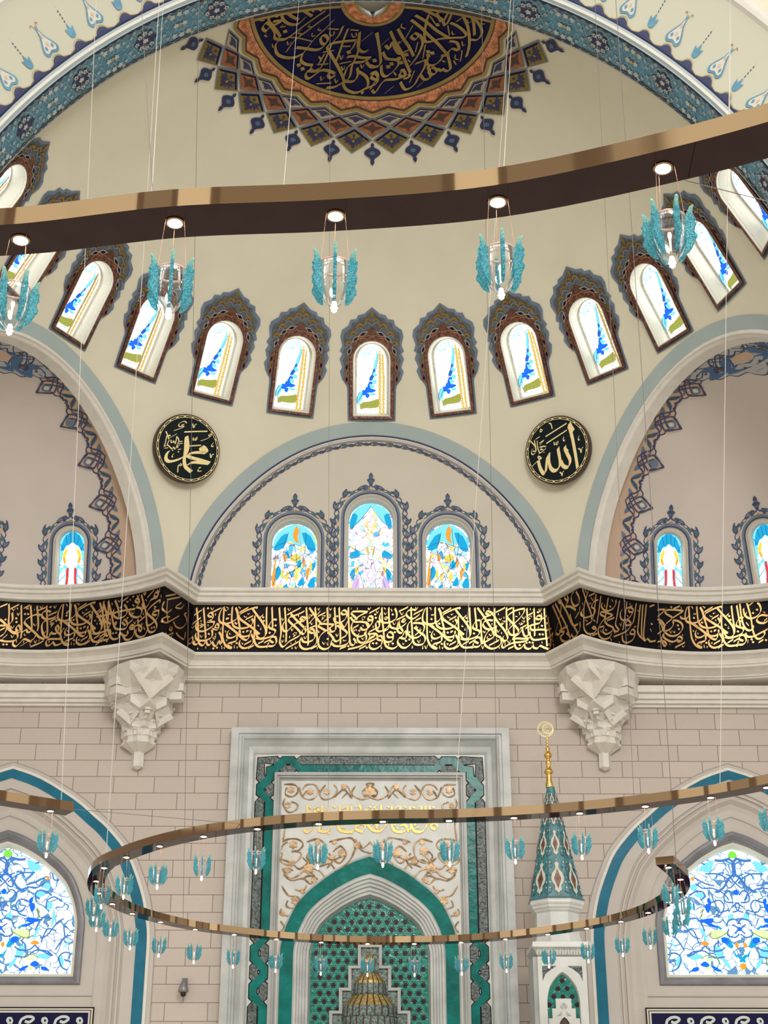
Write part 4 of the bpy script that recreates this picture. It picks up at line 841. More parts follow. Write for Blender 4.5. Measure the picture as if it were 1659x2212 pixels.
R3M="""35,110 60,135 80,95;170,155 190,190 210,150;300,100 325,130;300,180 320,210 350,175;410,120 430,160;560,170 590,220 610,175;440,340 465,380 490,340;810,90 830,130 850,90;120,390 120,430 130,410;60,540 60,570 80,555;370,680 375,720 385,700;250,720 255,775 265,750;760,720 755,760 770,745;930,720 925,770 940,755;960,720 985,770 1010,700;840,630 870,670 890,620;600,680 615,700 630,680;820,390 830,420 855,420;890,430 880,470 910,460;710,480 715,505 730,495"""
R2="""100,95 115,300 130,500 115,600 110,670 150,735 200,710 260,650 350,600 430,550 440,500 380,430 300,360 250,300 280,250 400,210 510,155;190,95 205,300 215,500 210,660;290,200 370,290 450,370 520,440 530,490 490,530 465,500 490,450 540,400;180,330 155,400 170,470 230,480 300,410 400,340 510,310 520,260 460,250 440,280 490,300;
540,95 555,300 570,500 570,710;590,100 660,200 740,310 800,370;685,95 700,300 710,500 715,640 670,720 590,765 500,770 440,720 435,640 460,580;660,510 620,510 590,480 620,450 660,460 680,540 680,580 640,630 560,660 490,650 465,600;880,95 890,300 895,480 900,520;990,375 880,365 760,365 740,400 800,440 870,480;
990,380 880,460 800,520 750,590 735,680 770,750 850,775 930,730 950,650 990,580;1000,95 1010,250 1020,400 1010,470 950,490 920,440;985,260 1010,330 1080,345 1150,310 1195,250 1200,200 1190,160 1150,140 1110,180 1140,210 1190,200;1075,95 1085,300 1095,500 1097,690;1040,390 1130,440 1200,500 1190,550 1110,600 1030,650 990,620 960,570 900,500;
1225,95 1230,300 1240,500 1245,620 1200,690 1100,725 1000,720 960,680;1100,330 1130,400 1170,410 1210,330 1260,260 1290,300 1340,330 1440,330 1530,350 1555,400 1520,450 1460,460 1420,420;1540,165 1420,160 1290,165 1280,200 1330,250 1370,290;1540,170 1450,210 1330,290 1280,380 1280,460 1320,530 1400,570 1490,540 1520,490;
1610,300 1560,310 1545,270 1580,240 1620,260 1620,310 1600,370 1540,440;1490,500 1520,580 1500,650 1430,670 1380,630 1375,570 1395,520;1250,620 1260,690 1310,710 1340,650 1310,600;1659,560 1560,620 1480,690 1380,740 1220,775;640,230 580,230 610,250 580,270;850,240 800,240 830,260 790,290;380,520 330,520 370,540 330,565;1500,260 1450,260 1480,280 1450,290;
40,390;890,610;1405,475;1225,725;1525,750;1045,240;230,215 450,100;205,770 415,655;620,770 715,720;590,435 700,390;580,360 700,230 770,160;1085,770 1190,730;1400,775 1510,720;1300,435 1390,385;730,240 850,180;820,330 940,240"""
R2M="""240,110 265,150 290,105;410,220 420,250;140,270 160,310 180,275;270,560 265,590 280,580;170,540 165,580 180,570;140,630 155,665 180,620;290,440 310,480 325,440;310,740 305,770 320,760;355,735 375,770 400,730;500,570 525,610 545,560;610,340 630,380 650,345;730,470 745,510 765,480;800,660 830,700 850,665;880,670 885,710 895,700;720,740 720,775;1020,530 1045,570 1060,525;1140,620 1150,640 1190,630;1310,450 1325,480 1345,450 1360,475;1440,590 1465,620 1485,580;1280,100 1270,125;1370,100 1375,130;1550,100 1570,130 1590,95;1460,380 1470,405;1350,650 1365,680;930,190 915,220 945,215;730,110 745,140 760,100;920,110 940,140 955,105;360,640 370,655;290,670 290,690"""
R1="""205,110 225,300 235,500 245,720 290,780 340,770 370,700 400,770 450,770 480,720 520,790 570,780 600,700 640,760 660,700 640,600 605,545;330,110 345,300 360,500 370,660;495,270 440,270 410,235 440,205 480,200 500,260 480,320 400,360 480,360 520,370 500,430 420,490 320,530 230,520 195,460 200,380;
590,480 540,470 560,400 600,420 590,490 560,500 480,490 490,560 470,640 380,690 280,700 210,680 185,610 200,560;120,610 130,700 80,750 40,740 60,680 120,640 140,730 190,770 240,740;550,630 500,640 540,660 510,690;290,400 260,410 330,430 270,460;410,120;425,580;505,840;570,825;745,310;915,395;490,190 640,115;165,240 300,150;115,410 280,290"""
R1M="""460,110 490,150 510,105;540,210 545,250;150,290 145,330;280,330 290,365;100,450 130,480 160,430;100,520 85,590;40,800 45,860;220,830 230,860;370,800 370,840;270,600 290,640 330,600;410,410 415,440;640,470 635,510;545,570 550,600;710,130 740,170 780,120;450,690 460,730;170,700 175,730;700,810 705,850;655,790 660,850"""
R4="""1048,0 1048,1"""
R4D="""365,330 370,450 385,620 395,690;540,215 440,250 385,290 365,330 365,400;500,210 460,200 450,165 500,160 560,200 640,330 740,450 800,560 795,620 740,640 720,600 740,560;560,310 480,300 410,340 405,390 450,440 520,450 580,420 600,390;580,430 500,470 440,560 420,650 450,720 530,765 620,750 690,690 700,630 680,580 620,550 610,470 620,390;310,100 400,220 470,330 540,440 590,560;
590,110 592,330 595,450 590,540 540,600 430,660;783,95 785,300 790,470;897,95 900,300 905,520 910,640 930,740 980,770 1040,740 1070,690 1090,750 1150,770 1200,740 1210,700 1230,750 1290,760 1330,720 1400,750 1480,770 1510,730 1480,690 1440,720;1080,115 1000,125 900,160 820,215 800,260 860,330 930,400 980,470 960,520 900,545 840,530 810,480;
1080,130 1060,190 1000,270 930,340 830,440 810,480;1115,110 1125,300 1140,460 1140,550 1080,560 1050,490 1040,450 990,520 920,570 880,600;880,610 960,600 1060,605 1150,600 1100,640 1000,660 900,670 800,710 740,750 710,730 720,680 760,640;1230,110 1240,300 1243,560;1340,280 1290,290 1265,260 1300,230 1350,240 1350,300 1320,350 1260,365 1190,390 1175,440 1220,465 1350,455 1520,440;
1398,110 1410,350 1430,560 1445,720;1165,490 1175,570 1220,620 1300,620 1420,600 1500,570 1545,520 1530,600 1510,650;1470,250 1485,400 1510,640 1515,720;1295,175;1360,395;1325,535;1375,535;1000,710;1110,672;1160,665;1210,670;610,175 760,100;500,715 660,630;1005,440 1110,385;1090,440 1200,375;800,135 880,100;810,770 900,730;1140,220 1210,185;1370,280 1450,230;
760,330 700,330 740,350 690,380;1190,250 1150,250 1180,265 1140,290;1080,330 1020,330 1060,350 1010,375"""
R4M="""490,110 505,130;405,100 420,160;460,590 480,570 470,610 510,600;500,530 530,560 550,520;400,480 430,510 440,480;630,460 650,500 680,455;700,500 705,530;620,600 625,630;760,660 760,720;800,640 830,680 850,630;380,720 400,770 420,710;660,740 670,770;840,350 840,390;740,250 745,275;660,280 690,300 700,270;930,240 960,250;990,170 1000,220;1170,110 1175,140;1040,250 1070,290 1090,240;990,350 995,370;1440,340 1445,370;1550,620 1560,660;1540,700 1560,700 1555,780;1360,650 1365,680;1310,120 1330,170 1350,110;650,190 655,220;310,380 305,400;545,350 550,380;1300,410 1305,430;1350,190 1360,210"""
R5="""145,340 150,500 140,640 170,760 220,800 290,780;200,480 205,600 160,660 80,690 0,690;0,590 60,640 110,700 100,770 60,830 0,870;330,740 290,780 260,740 300,685 335,740 330,790 240,820 150,760 110,700;348,360 350,600 355,760 340,900;500,370 515,600 515,770 450,800 430,760 360,800;650,540 650,515 560,520 440,580 400,640 450,700 560,800 640,880 720,920 640,980 500,1035;
605,370 620,550 625,700 610,780;830,470 760,450 690,490 690,550 760,590 860,570 910,540;760,370 770,600 775,800 760,880;770,600 690,660 690,800 740,880 800,880 830,800 850,820 920,820 960,750 940,690 910,720 930,790 990,830 1010,770;1000,910 880,910 780,920 750,970 770,1020 830,1000 860,960 900,1010 960,1000 1010,970 1010,920;
0,930 100,950 230,940 290,880 280,820;590,830 560,900 500,940 510,960 400,910 330,970 260,1030 210,1000 220,940;880,660 820,660 860,680 830,710;90,595;265,575;270,635;410,505;460,505;825,390;920,615;990,650;55,1000;110,1000;1095,490;0,390 120,340;170,420 310,350;390,410 490,360;620,450 740,400;790,530 930,470;810,635 920,570;0,770 80,730;40,910 120,840"""
R5M="""200,420 225,450 250,410;280,400 290,430;280,490 300,530 320,480;430,400 440,430 455,400 465,430;650,380 680,410 700,365;880,370 900,410 920,360;570,420 560,450;180,700 205,740 230,690;545,660 575,700 600,660;700,780 730,820 750,780;180,850 200,890 225,850;560,940 580,980 600,930;400,820 395,850 420,850;490,990 495,1025;390,940 385,980;640,920 635,950;270,930 270,970;800,940 805,975;1040,960 1050,1020;450,960 330,1030"""
R6="""120,470 160,600 200,850 200,1000 150,1080 50,1160;180,480 230,650 240,800 270,960 330,1060 430,1040 440,960 520,1010 580,980 570,930;265,460 310,640 340,800 380,890 460,900 540,890 575,820 530,745 490,790 540,840;370,430 420,560 440,700;700,570 500,600 300,650 100,700 85,660 150,580 200,520;350,580 340,660 400,720 490,710 560,650 560,560 520,500;
765,450 740,470 700,440 720,400 760,420 765,480 720,540 790,560 810,620 760,700 670,700 610,650 600,590;800,340 830,450 860,560 880,680 890,800 920,930 980,950 1040,900 1050,820 1000,740 920,670 890,630 930,560 1020,480 1100,425 1105,470;1060,370 1010,360 1030,300 1075,320 1060,380 960,420 900,520 840,560 810,480;620,900 610,860 650,830 690,880 640,900 620,880 740,830 740,740;
740,830 800,860 800,930 760,910 760,850;690,900 680,980 620,1060 540,1070 500,1000;900,900 860,1000 770,1030 710,980 720,900;1050,670 1000,670 985,630 1030,610 1085,600 1060,720 960,820 900,840 880,780;120,755;130,810;670,370;575,720;970,880;1010,870;340,970;390,960;460,550;500,440 590,380;900,385 1010,265;590,810 660,745;760,780 860,695;80,1100 160,1040;880,320 840,310 870,340;400,800 370,790 390,830;
1210,440 1200,600 1220,800;1160,450 1140,560 1200,630 1280,580;1440,470 1340,540 1430,560 1480,500;1520,640 1480,650 1510,700 1520,790 1440,880 1350,860 1310,780;1250,700 1180,700 1120,760 1200,790 1400,680;1260,850 1240,900 1280,920 1280,860;1170,960 1220,1000 1300,960 1270,1040 1340,1100;1350,960 1400,1020 1480,1060 1500,950;1180,360 1350,330;1200,420 1420,375"""
R6M="""420,430 450,460 470,410;560,440 580,470 600,430;320,470 330,510;620,410 630,435;730,350 760,380 770,335;1060,260 1100,300 1100,240;1120,340 1130,385;870,420 890,440;660,500 690,530;640,620 670,660 690,610;830,640 840,670;680,780 700,820 715,770;790,690 810,720;840,870 860,910;290,730 295,775;230,1060 240,1120 270,1060;230,960 240,980;1040,550 1010,560 1040,590;1010,530 1050,540;800,800 810,830 830,800;240,600 250,630 280,590"""
R7="""30,470 110,650 160,800 130,900 80,890;70,440 140,580 230,760 280,900;110,400 150,440 160,400 120,390;160,460 150,600 110,750 70,880;140,390 240,560 330,760 410,750;230,320 210,360 270,400 250,320;270,400 230,480 300,490 380,540;380,260 430,360 420,450 360,480 320,420 310,330 350,260;440,490 430,560 370,660;290,600 330,740 400,880 350,950 310,900;260,780 130,850 210,870 140,940;440,720 440,820 380,930;150,950 180,1000 250,1010 300,950 240,880;
465,220 530,420 590,580 600,680;550,260 490,480 485,700 490,820 540,890 620,890 670,850 650,790 610,800 650,830;670,300 640,560 620,660 590,720 520,760;700,390 640,410 600,490 650,530 640,600 560,640 490,650 450,600 460,540 490,500;740,330 710,560 680,740;760,430 750,490 790,540 860,550 930,510 965,440 965,390;850,360 820,560 800,700;910,610 820,580 740,570 740,610 800,650 740,740 700,830 720,930 790,975 870,950 900,890;
920,620 800,690 840,760 920,800 900,860 820,900 770,860 790,790;1020,400 980,640 960,760 1010,840 960,860 920,810;1130,420 1100,640 1070,840;1220,570 1170,570 1155,540 1190,505 1225,550 1180,640 1110,690 1050,680 1030,600 1060,530;1190,760 1130,770 1110,740 1150,695 1190,740;1270,440 1230,700 1200,750 1150,830 1080,880 930,940;1240,900 1190,900 1180,870 1220,830 1250,880 1220,980 1130,1030 1070,1000 1060,920;
1330,460 1300,760 1290,860 1320,930 1360,960 1400,1000 1440,970 1480,1010 1560,1000;1370,460 1350,760 1350,930;1420,460 1390,760 1380,930 1400,990;880,490;815,840;640,700;580,915;1500,750;560,330 650,290;830,700 940,655;610,920 690,890;720,800 780,780;1120,520 1210,480;1470,490 1540,465"""
R7M="""590,350 620,400 640,350;500,240 525,280;460,430 470,470;560,430 565,455 580,430 590,455;900,380 920,420;790,460 800,500;1090,400 1110,420;1170,440 1180,470;1130,620 1150,640;1240,780 1245,805 1260,780 1265,800;880,960 900,1000;1020,740 1040,780 1050,720;500,690 540,710;1010,1010 1020,1040;930,860 950,890;730,840 750,880;1290,540 1300,570;1140,900 1150,920;1480,820 1500,860"""
R8="""0,540 60,570 100,640 60,720 0,760;370,440 370,415 240,400 120,410 130,460 220,520 160,580 110,640 110,730 190,790 290,780 370,700 370,620 310,570 230,560 240,610 200,680 100,720 60,620 20,580;370,430 230,520;470,480 440,530 370,530 340,500;370,860 320,880 290,840 330,800 370,830 350,870 290,860 210,880 100,820 90,760 60,840 100,940 135,920 90,870 0,880;1235,300 1260,500 1300,650 1370,710 1440,680 1430,640;
1340,290 1400,500 1430,700 1480,820 1550,830 1610,770 1600,730;1290,380 1310,480 1390,530 1490,500 1550,420 1540,340 1500,290;1655,490 1560,480 1490,540 1520,590 1600,600 1655,570;1320,750 1350,800 1440,800 1560,740 1655,690;205,360;305,635;320,690;250,735;1495,400;1435,450;1245,575;1415,845;1435,885;1630,855;0,400 105,400 40,470 0,500;240,385 335,345;265,965 410,890;1370,340 1460,270;1520,890 1590,850;1600,570 1650,530"""
R8M="""180,710 200,750 220,710;350,360 360,390;20,940 20,960;180,910 190,930;370,940 390,960 410,930;130,370 120,380;370,770 380,790;1330,590 1370,640;1300,440 1330,470 1340,430;1360,850 1355,900;1590,430 1620,450"""
for reg,(ss,mm,sc,ox,oy) in enumerate(((R1,R1M,8.295,400,1300),(R2,R2M,7.54,590,1300),(R3,R3M,7.54,790,1300),(R4D,R4M,7.54,990,1300),(R5,R5M,7.54,0,1260),(R6,R6M,7.54,200,1240),(R7,R7M,6.9125,1190,1240),(R8,R8M,6.9414,1420,1260))):
    mb=MB(); letters(mb,ss,sc,ox,oy,W1); letters(mb,mm,sc,ox,oy,.020,n=3)
    if reg in (0,2,4,7):
        s0=b_sz(912.7,1350)[0]; tgt={2:0,0:b_sz(472.3,1350)[0]-s0,4:b_sz(125.4,1330)[0]-s0,7:b_sz(1479,1330)[0]-s0}[reg]
        letters(mb,PHR,7.54,790,1300,W1,ds=tgt); letters(mb,PHM,7.54,790,1300,.020,ds=tgt,n=3)
    mb.build('gilded_lettering',BANDO)
# ---------------------------------------------------------------- stone wall with two pointed niches
ARCHN=[(1,0),(.995,.07),(.98,.14),(.945,.264),(.88,.406),(.809,.522),(.679,.648),(.584,.717),(.437,.818),(.195,.94),(0,1)]
AN=smooth_pts(ARCHN,3)
def pa(cx,w,s,a,b): r=[(cx+w*x,s+(a-s)*y) for x,y in AN]; return [(cx+w,b)]+r+[(2*cx-x,z) for x,z in reversed(r[:-1])]+[(cx-w,b)]
NICH=((-7.29,'left'),(7.24,'right')); NS=4.95
ZB=-1.6
wl=[(-13,ZB),(13,ZB),(13,10.27),(-13,10.27)]
hol=[pa(cx,2.74,NS,8.21,ZB+.02) for cx,_ in NICH]+[[(2.6,ZB+.02),(2.6,9.0),(-2.68,9.0),(-2.68,ZB+.02)]]
mb=MB(); cdt(wl,hol,[],lambda x,z:Vector((x,30.0,z)),mb,BRICK); W=mb.build('wall_front',kind='structure')
mb=MB(); mb.box(-14,14,-6,30,ZB-.1,ZB,carpetmat()); mb.build('floor',kind='structure')
# stained glass field shared by both niches
# pattern traced from the right window (left half), metres relative to window centre
def wpt(x,y): q=onY(1240+x/3.866,1640+y/3.866,30.35); return (q.x-7.26,q.z)
def half(mb,data,m,h,w=None,f=None,cx=0,sm=True,cl=False):
    for t in P(data):
        pp=[wpt(*p) for p in t]
        for s in(-1,1):
            g=lambda u,v:Vector((cx+s*u,30.35-h,v))
            if w: stroke(mb,pp,w,m,g,n=4)
            else: shape(mb,pp,m,g,n=3)
for wi,(cx,side) in enumerate(NICH):
    sgn=-1 if cx<0 else 1; LP=lambda w,a,s=NS,b=ZB: pa(cx,w,s,a,b)
    def ringY(mb,l0,y0,l1,y1,m): n=len(l0); mb.add([(x,y0,z) for x,z in l0]+[(x,y1,z) for x,z in l1],[(i,i+1,i+1+n,i+n) for i in range(n-1)],m)
    mb=MB(); ringY(mb,LP(3.0,8.46),29.985,LP(2.94,8.40),29.985,MOLD); ringY(mb,LP(3.105,8.545),29.990,LP(3.09,8.53),29.990,LINE)
    ringY(mb,LP(3.09,8.53),29.992,LP(3.0,8.46),29.992,NICHP); mb.build('trim_%d'%(11+wi),kind='structure')
    mb=MB(); ringY(mb,LP(2.935,8.39),29.97,LP(2.735,8.205),29.97,BLUET); ringY(mb,LP(2.935,8.39),30.0,LP(2.935,8.39),29.97,BLUET); mb.build('trim_%d'%(13+wi),kind='structure')
    mb=MB(); pf=[(2.74,8.21,29.98),(2.50,8.00,29.98),(2.49,7.99,30.02),(2.46,7.96,30.02),(2.45,7.95,29.99),(2.41,7.915,29.99),(2.40,7.905,30.04),(2.36,7.86,30.04),(2.35,7.85,30.0),(2.31,7.81,30.01),(2.22,7.73,30.10),(2.12,7.63,30.14),(2.02,7.54,30.12),(1.96,7.48,30.13),(1.955,7.475,30.16),(1.93,7.45,30.16)]
    for a,b in zip(pf,pf[1:]): ringY(mb,LP(a[0],a[1]),a[2],LP(b[0],b[1]),b[2],NICHP)
    mb.build('trim_%d'%(15+wi),kind='structure')
    hw,sz,az,bz=1.69,5.30,7.19,4.20
    mb=MB(); inner=pa(cx,hw-.05,sz,az-.05,bz+.05); cdt(LP(1.94,7.46),[inner],[],lambda x,z:Vector((x,30.163,z)),mb,NICHP)
    for x0,x1 in ((cx-1.93,cx+1.93),): mb.box(x0,x1,30.145,30.16,3.99,4.0,LINE)
    mb.build('wall_back.%03d'%(wi+1),kind='structure')
    e=empty('window_%d'%idx,(cx,30.2,4.2),kind='structure'); idx+=1; parts=[]
    mb=MB(); pr=[(0,30.15),(.02,30.11),(.06,30.10),(.10,30.13),(.12,30.18),(.16,30.20),(.20,30.20),(.24,30.34)]
    for (a,y0),(b,y1) in zip(pr,pr[1:]):
        l0=pa(cx,hw-a,sz,az-a*1.35,bz+a); l1=pa(cx,hw-b,sz,az-b*1.35,bz+b); n=len(l0); ms=FRAME if b<.2 else REV
        mb.add([(x,y0,z) for x,z in l0]+[(x,y1,z) for x,z in l1],[(i,(i+1)%n,(i+1)%n+n,i+n) for i in range(n)],ms)
    parts.append(mb.build('marble_frame',label='dark grey marble window frame'))
    mb=MB(); l=pa(cx,hw-.23,sz,az-.23*1.35,bz+.23); mb.poly([(x,30.35,z) for x,z in l],ARAB,l)
    LIM=l
    H=lambda d,m,h,w=None:half(mb,d,m,h,w,cx=cx)
    H('1320,765 1355,800 1340,825 1300,825 1290,800',GG,.01); H('1250,835 1290,785 1285,830;1210,850 1240,810 1250,840',mat('x',(1,1,1)) if False else GP,.01)
    H('1180,845 1240,850 1310,830',LEADW,.012,.055); H('1300,835 1345,880 1335,960 1300,1000 1250,1080 1190,1110',LEADW,.012,.05); H('1335,880 1340,960 1300,1000',GB,.016,.03)
    H('1165,850 1100,870 1050,920 1130,950 1165,900;1075,900 1050,920 1060,945;1200,1015 1180,1000 1195,980;975,1060 1010,1040 1040,1080 990,1100;1010,1140 1060,1160 1120,1150 1060,1110;960,1200 1000,1210 1010,1260 960,1250;1050,1400 1100,1440 1120,1540 1090,1480;950,1250 930,1330 970,1420 960,1330;1170,1560 1240,1580 1260,1640 1200,1650;880,1640 900,1700 870,1740 860,1690;960,1640 1060,1630 1080,1660 1000,1680;810,1500 850,1560 880,1600 830,1560;1290,1310 1330,1290 1340,1340 1300,1350;1240,1640 1300,1700 1320,1760 1270,1720',GC,.01)
    H('1120,1160 1150,1180 1150,1220 1120,1200;1110,1210 1150,1220 1130,1290 1100,1250;1030,1350 1100,1335 1170,1330 1160,1370 1090,1370;1100,1370 1170,1380 1215,1410 1160,1405;1250,1490 1290,1500 1300,1540 1240,1530;980,1775 1010,1740 1050,1740 1040,1770;1060,1720 1100,1690 1140,1720 1110,1740;1150,1730 1200,1740 1240,1775 1190,1770;1355,1090 1380,1120 1355,1140 1335,1115;1390,1400 1410,1420 1390,1440 1375,1420',GB,.014)
    H('1170,1110 1220,1090 1250,1080 1220,1120;1230,1500 1290,1490 1340,1560 1310,1580;1330,1590 1370,1640 1360,1660;1370,1650 1430,1700 1440,1680 1380,1630;1190,1380 1240,1410 1230,1430',GT,.012)
    H('1150,1440 1200,1425 1260,1430 1285,1455 1240,1470 1220,1500 1170,1500 1145,1480;1110,1740 1140,1720 1160,1750 1130,1770;1090,1680 1140,1660 1180,1680 1130,1690',mat('glass_pale_green',(0,0,0),emit=(.6,.85,.35),es=1.1),.012)
    H('1150,1440 1145,1480 1170,1500 1220,1490 1290,1450;1060,1290 1090,1250 1060,1330 1080,1300;1070,1670 1120,1640 1200,1660 1230,1720;1180,1160 1190,1190 1160,1200',LEADG,.018,.022)
    H('1060,1545 1100,1520 1140,1545 1100,1560;1390,1725 1440,1705 1440,1760 1410,1750;980,990 1010,985 1005,1020 985,1010;1350,1550 1370,1530 1385,1560 1365,1580',GA,.014)
    H('1400,850 1350,880 1330,940 1360,980 1420,960;1100,960 1200,960 1270,990 1330,1040;1010,990 1100,1040 1180,1060;1190,1000 1210,960 1260,950;960,1150 1020,1110 1080,1110 1100,1150 1060,1180;880,1200 940,1160 1000,1190 1010,1260;1020,1040 1080,1080 1160,1080 1250,1120 1300,1180;1260,990 1300,1080 1380,1000;1340,1140 1300,1100 1260,1130 1270,1190 1340,1200;1150,1200 1220,1180 1260,1230 1230,1300 1170,1320;960,1340 1020,1330 1060,1360 1100,1440;860,1340 920,1380 1000,1480 1060,1500;800,1480 860,1500 930,1600;830,1420 860,1400 850,1500;1100,1560 1060,1600 1000,1610 950,1650;1100,1560 1150,1600 1230,1600 1270,1570;780,1640 850,1620 900,1660 880,1740 830,1770;960,1650 1080,1600 1180,1660 1270,1650;1280,1400 1300,1350 1360,1340 1400,1380;1300,1420 1290,1470 1350,1490 1390,1460;1330,1380 1380,1420 1350,1460;1320,1240 1380,1200 1380,1260 1330,1280;870,1000 940,1020 960,960;1000,920 1040,870 1100,880;1180,1240 1220,1280 1300,1260;930,1440 1000,1430 1050,1540;800,1700 860,1680;1220,1520 1180,1560 1180,1620',LEADW,.016,.034)
    parts.append(mb.build('stained_glass_pane',label='white and blue arabesque stained glass'))
    for o in parts: o.parent=e; o.matrix_parent_inverse=Matrix.Translation(-Vector((cx,30.2,4.2)))
    # navy inscription panel at the foot of the niche
    x0,x1=(-9.2,-5.27) if cx<0 else (5.22,9.2); zt=3.78
    mb=MB(); mb.box(x0,x1,30.05,30.15,1.6,zt,IVORY)
    for k,(d,mm_) in enumerate(((.0,BLACK),(.025,IVORY),(.055,BLACK),(.07,IVORY),(.105,DKBLUE))): mb.box(x0+d,x1-d,30.05-.004*(k+1),30.05,1.6+d,zt-d,mm_)
    pan=mb.build('inscription_panel'); tag(pan,('left' if cx<0 else 'right')+' navy blue inscription panel with white lettering and black outlines, below the '+('left' if cx<0 else 'right')+' niche window','panel','navy inscription panels')
    mb=MB(); step=.66
    for k in range(6):
        c=(x1-.75-k*step) if cx<0 else (x0+.35+k*step)
        f=lambda u,v:Vector((c+u,30.02,zt-.14+v))
        for t,w_ in (('-.02,-.9 .02,-.2 .10,-.06 .22,-.04 .28,-.08 .20,-.14 .12,-.12',.05),('.30,-.9 .30,-.32',.06),('.42,-.9 .44,-.36 .50,-.28',.06),('.16,-.9 .18,-.40 .10,-.34',.05),('.50,-.9 .56,-.5',.05),('-.10,-.5 .0,-.34 .12,-.3',.03),('.2,-.28 .3,-.22 .36,-.26',.02),('.46,-.16 .5,-.12 .54,-.16 .5,-.2 .46,-.16',.02),('.40,-.2 .44,-.24',.02),('.05,-.46 .3,-.42',.02)):
            for q in P(t): stroke(mb,q,w_,MATS['cream_blossom'],f)
        shape(mb,[(.44,-.06),(.52,-.05),(.56,-.13),(.5,-.17),(.43,-.13)],MATS['cream_blossom'],f); shape(mb,[(.48,-.09),(.52,-.1),(.5,-.14)],DKBLUE,lambda u,v:Vector((c+u,30.015,zt-.14+v)))
    mb.build('white_lettering',pan)
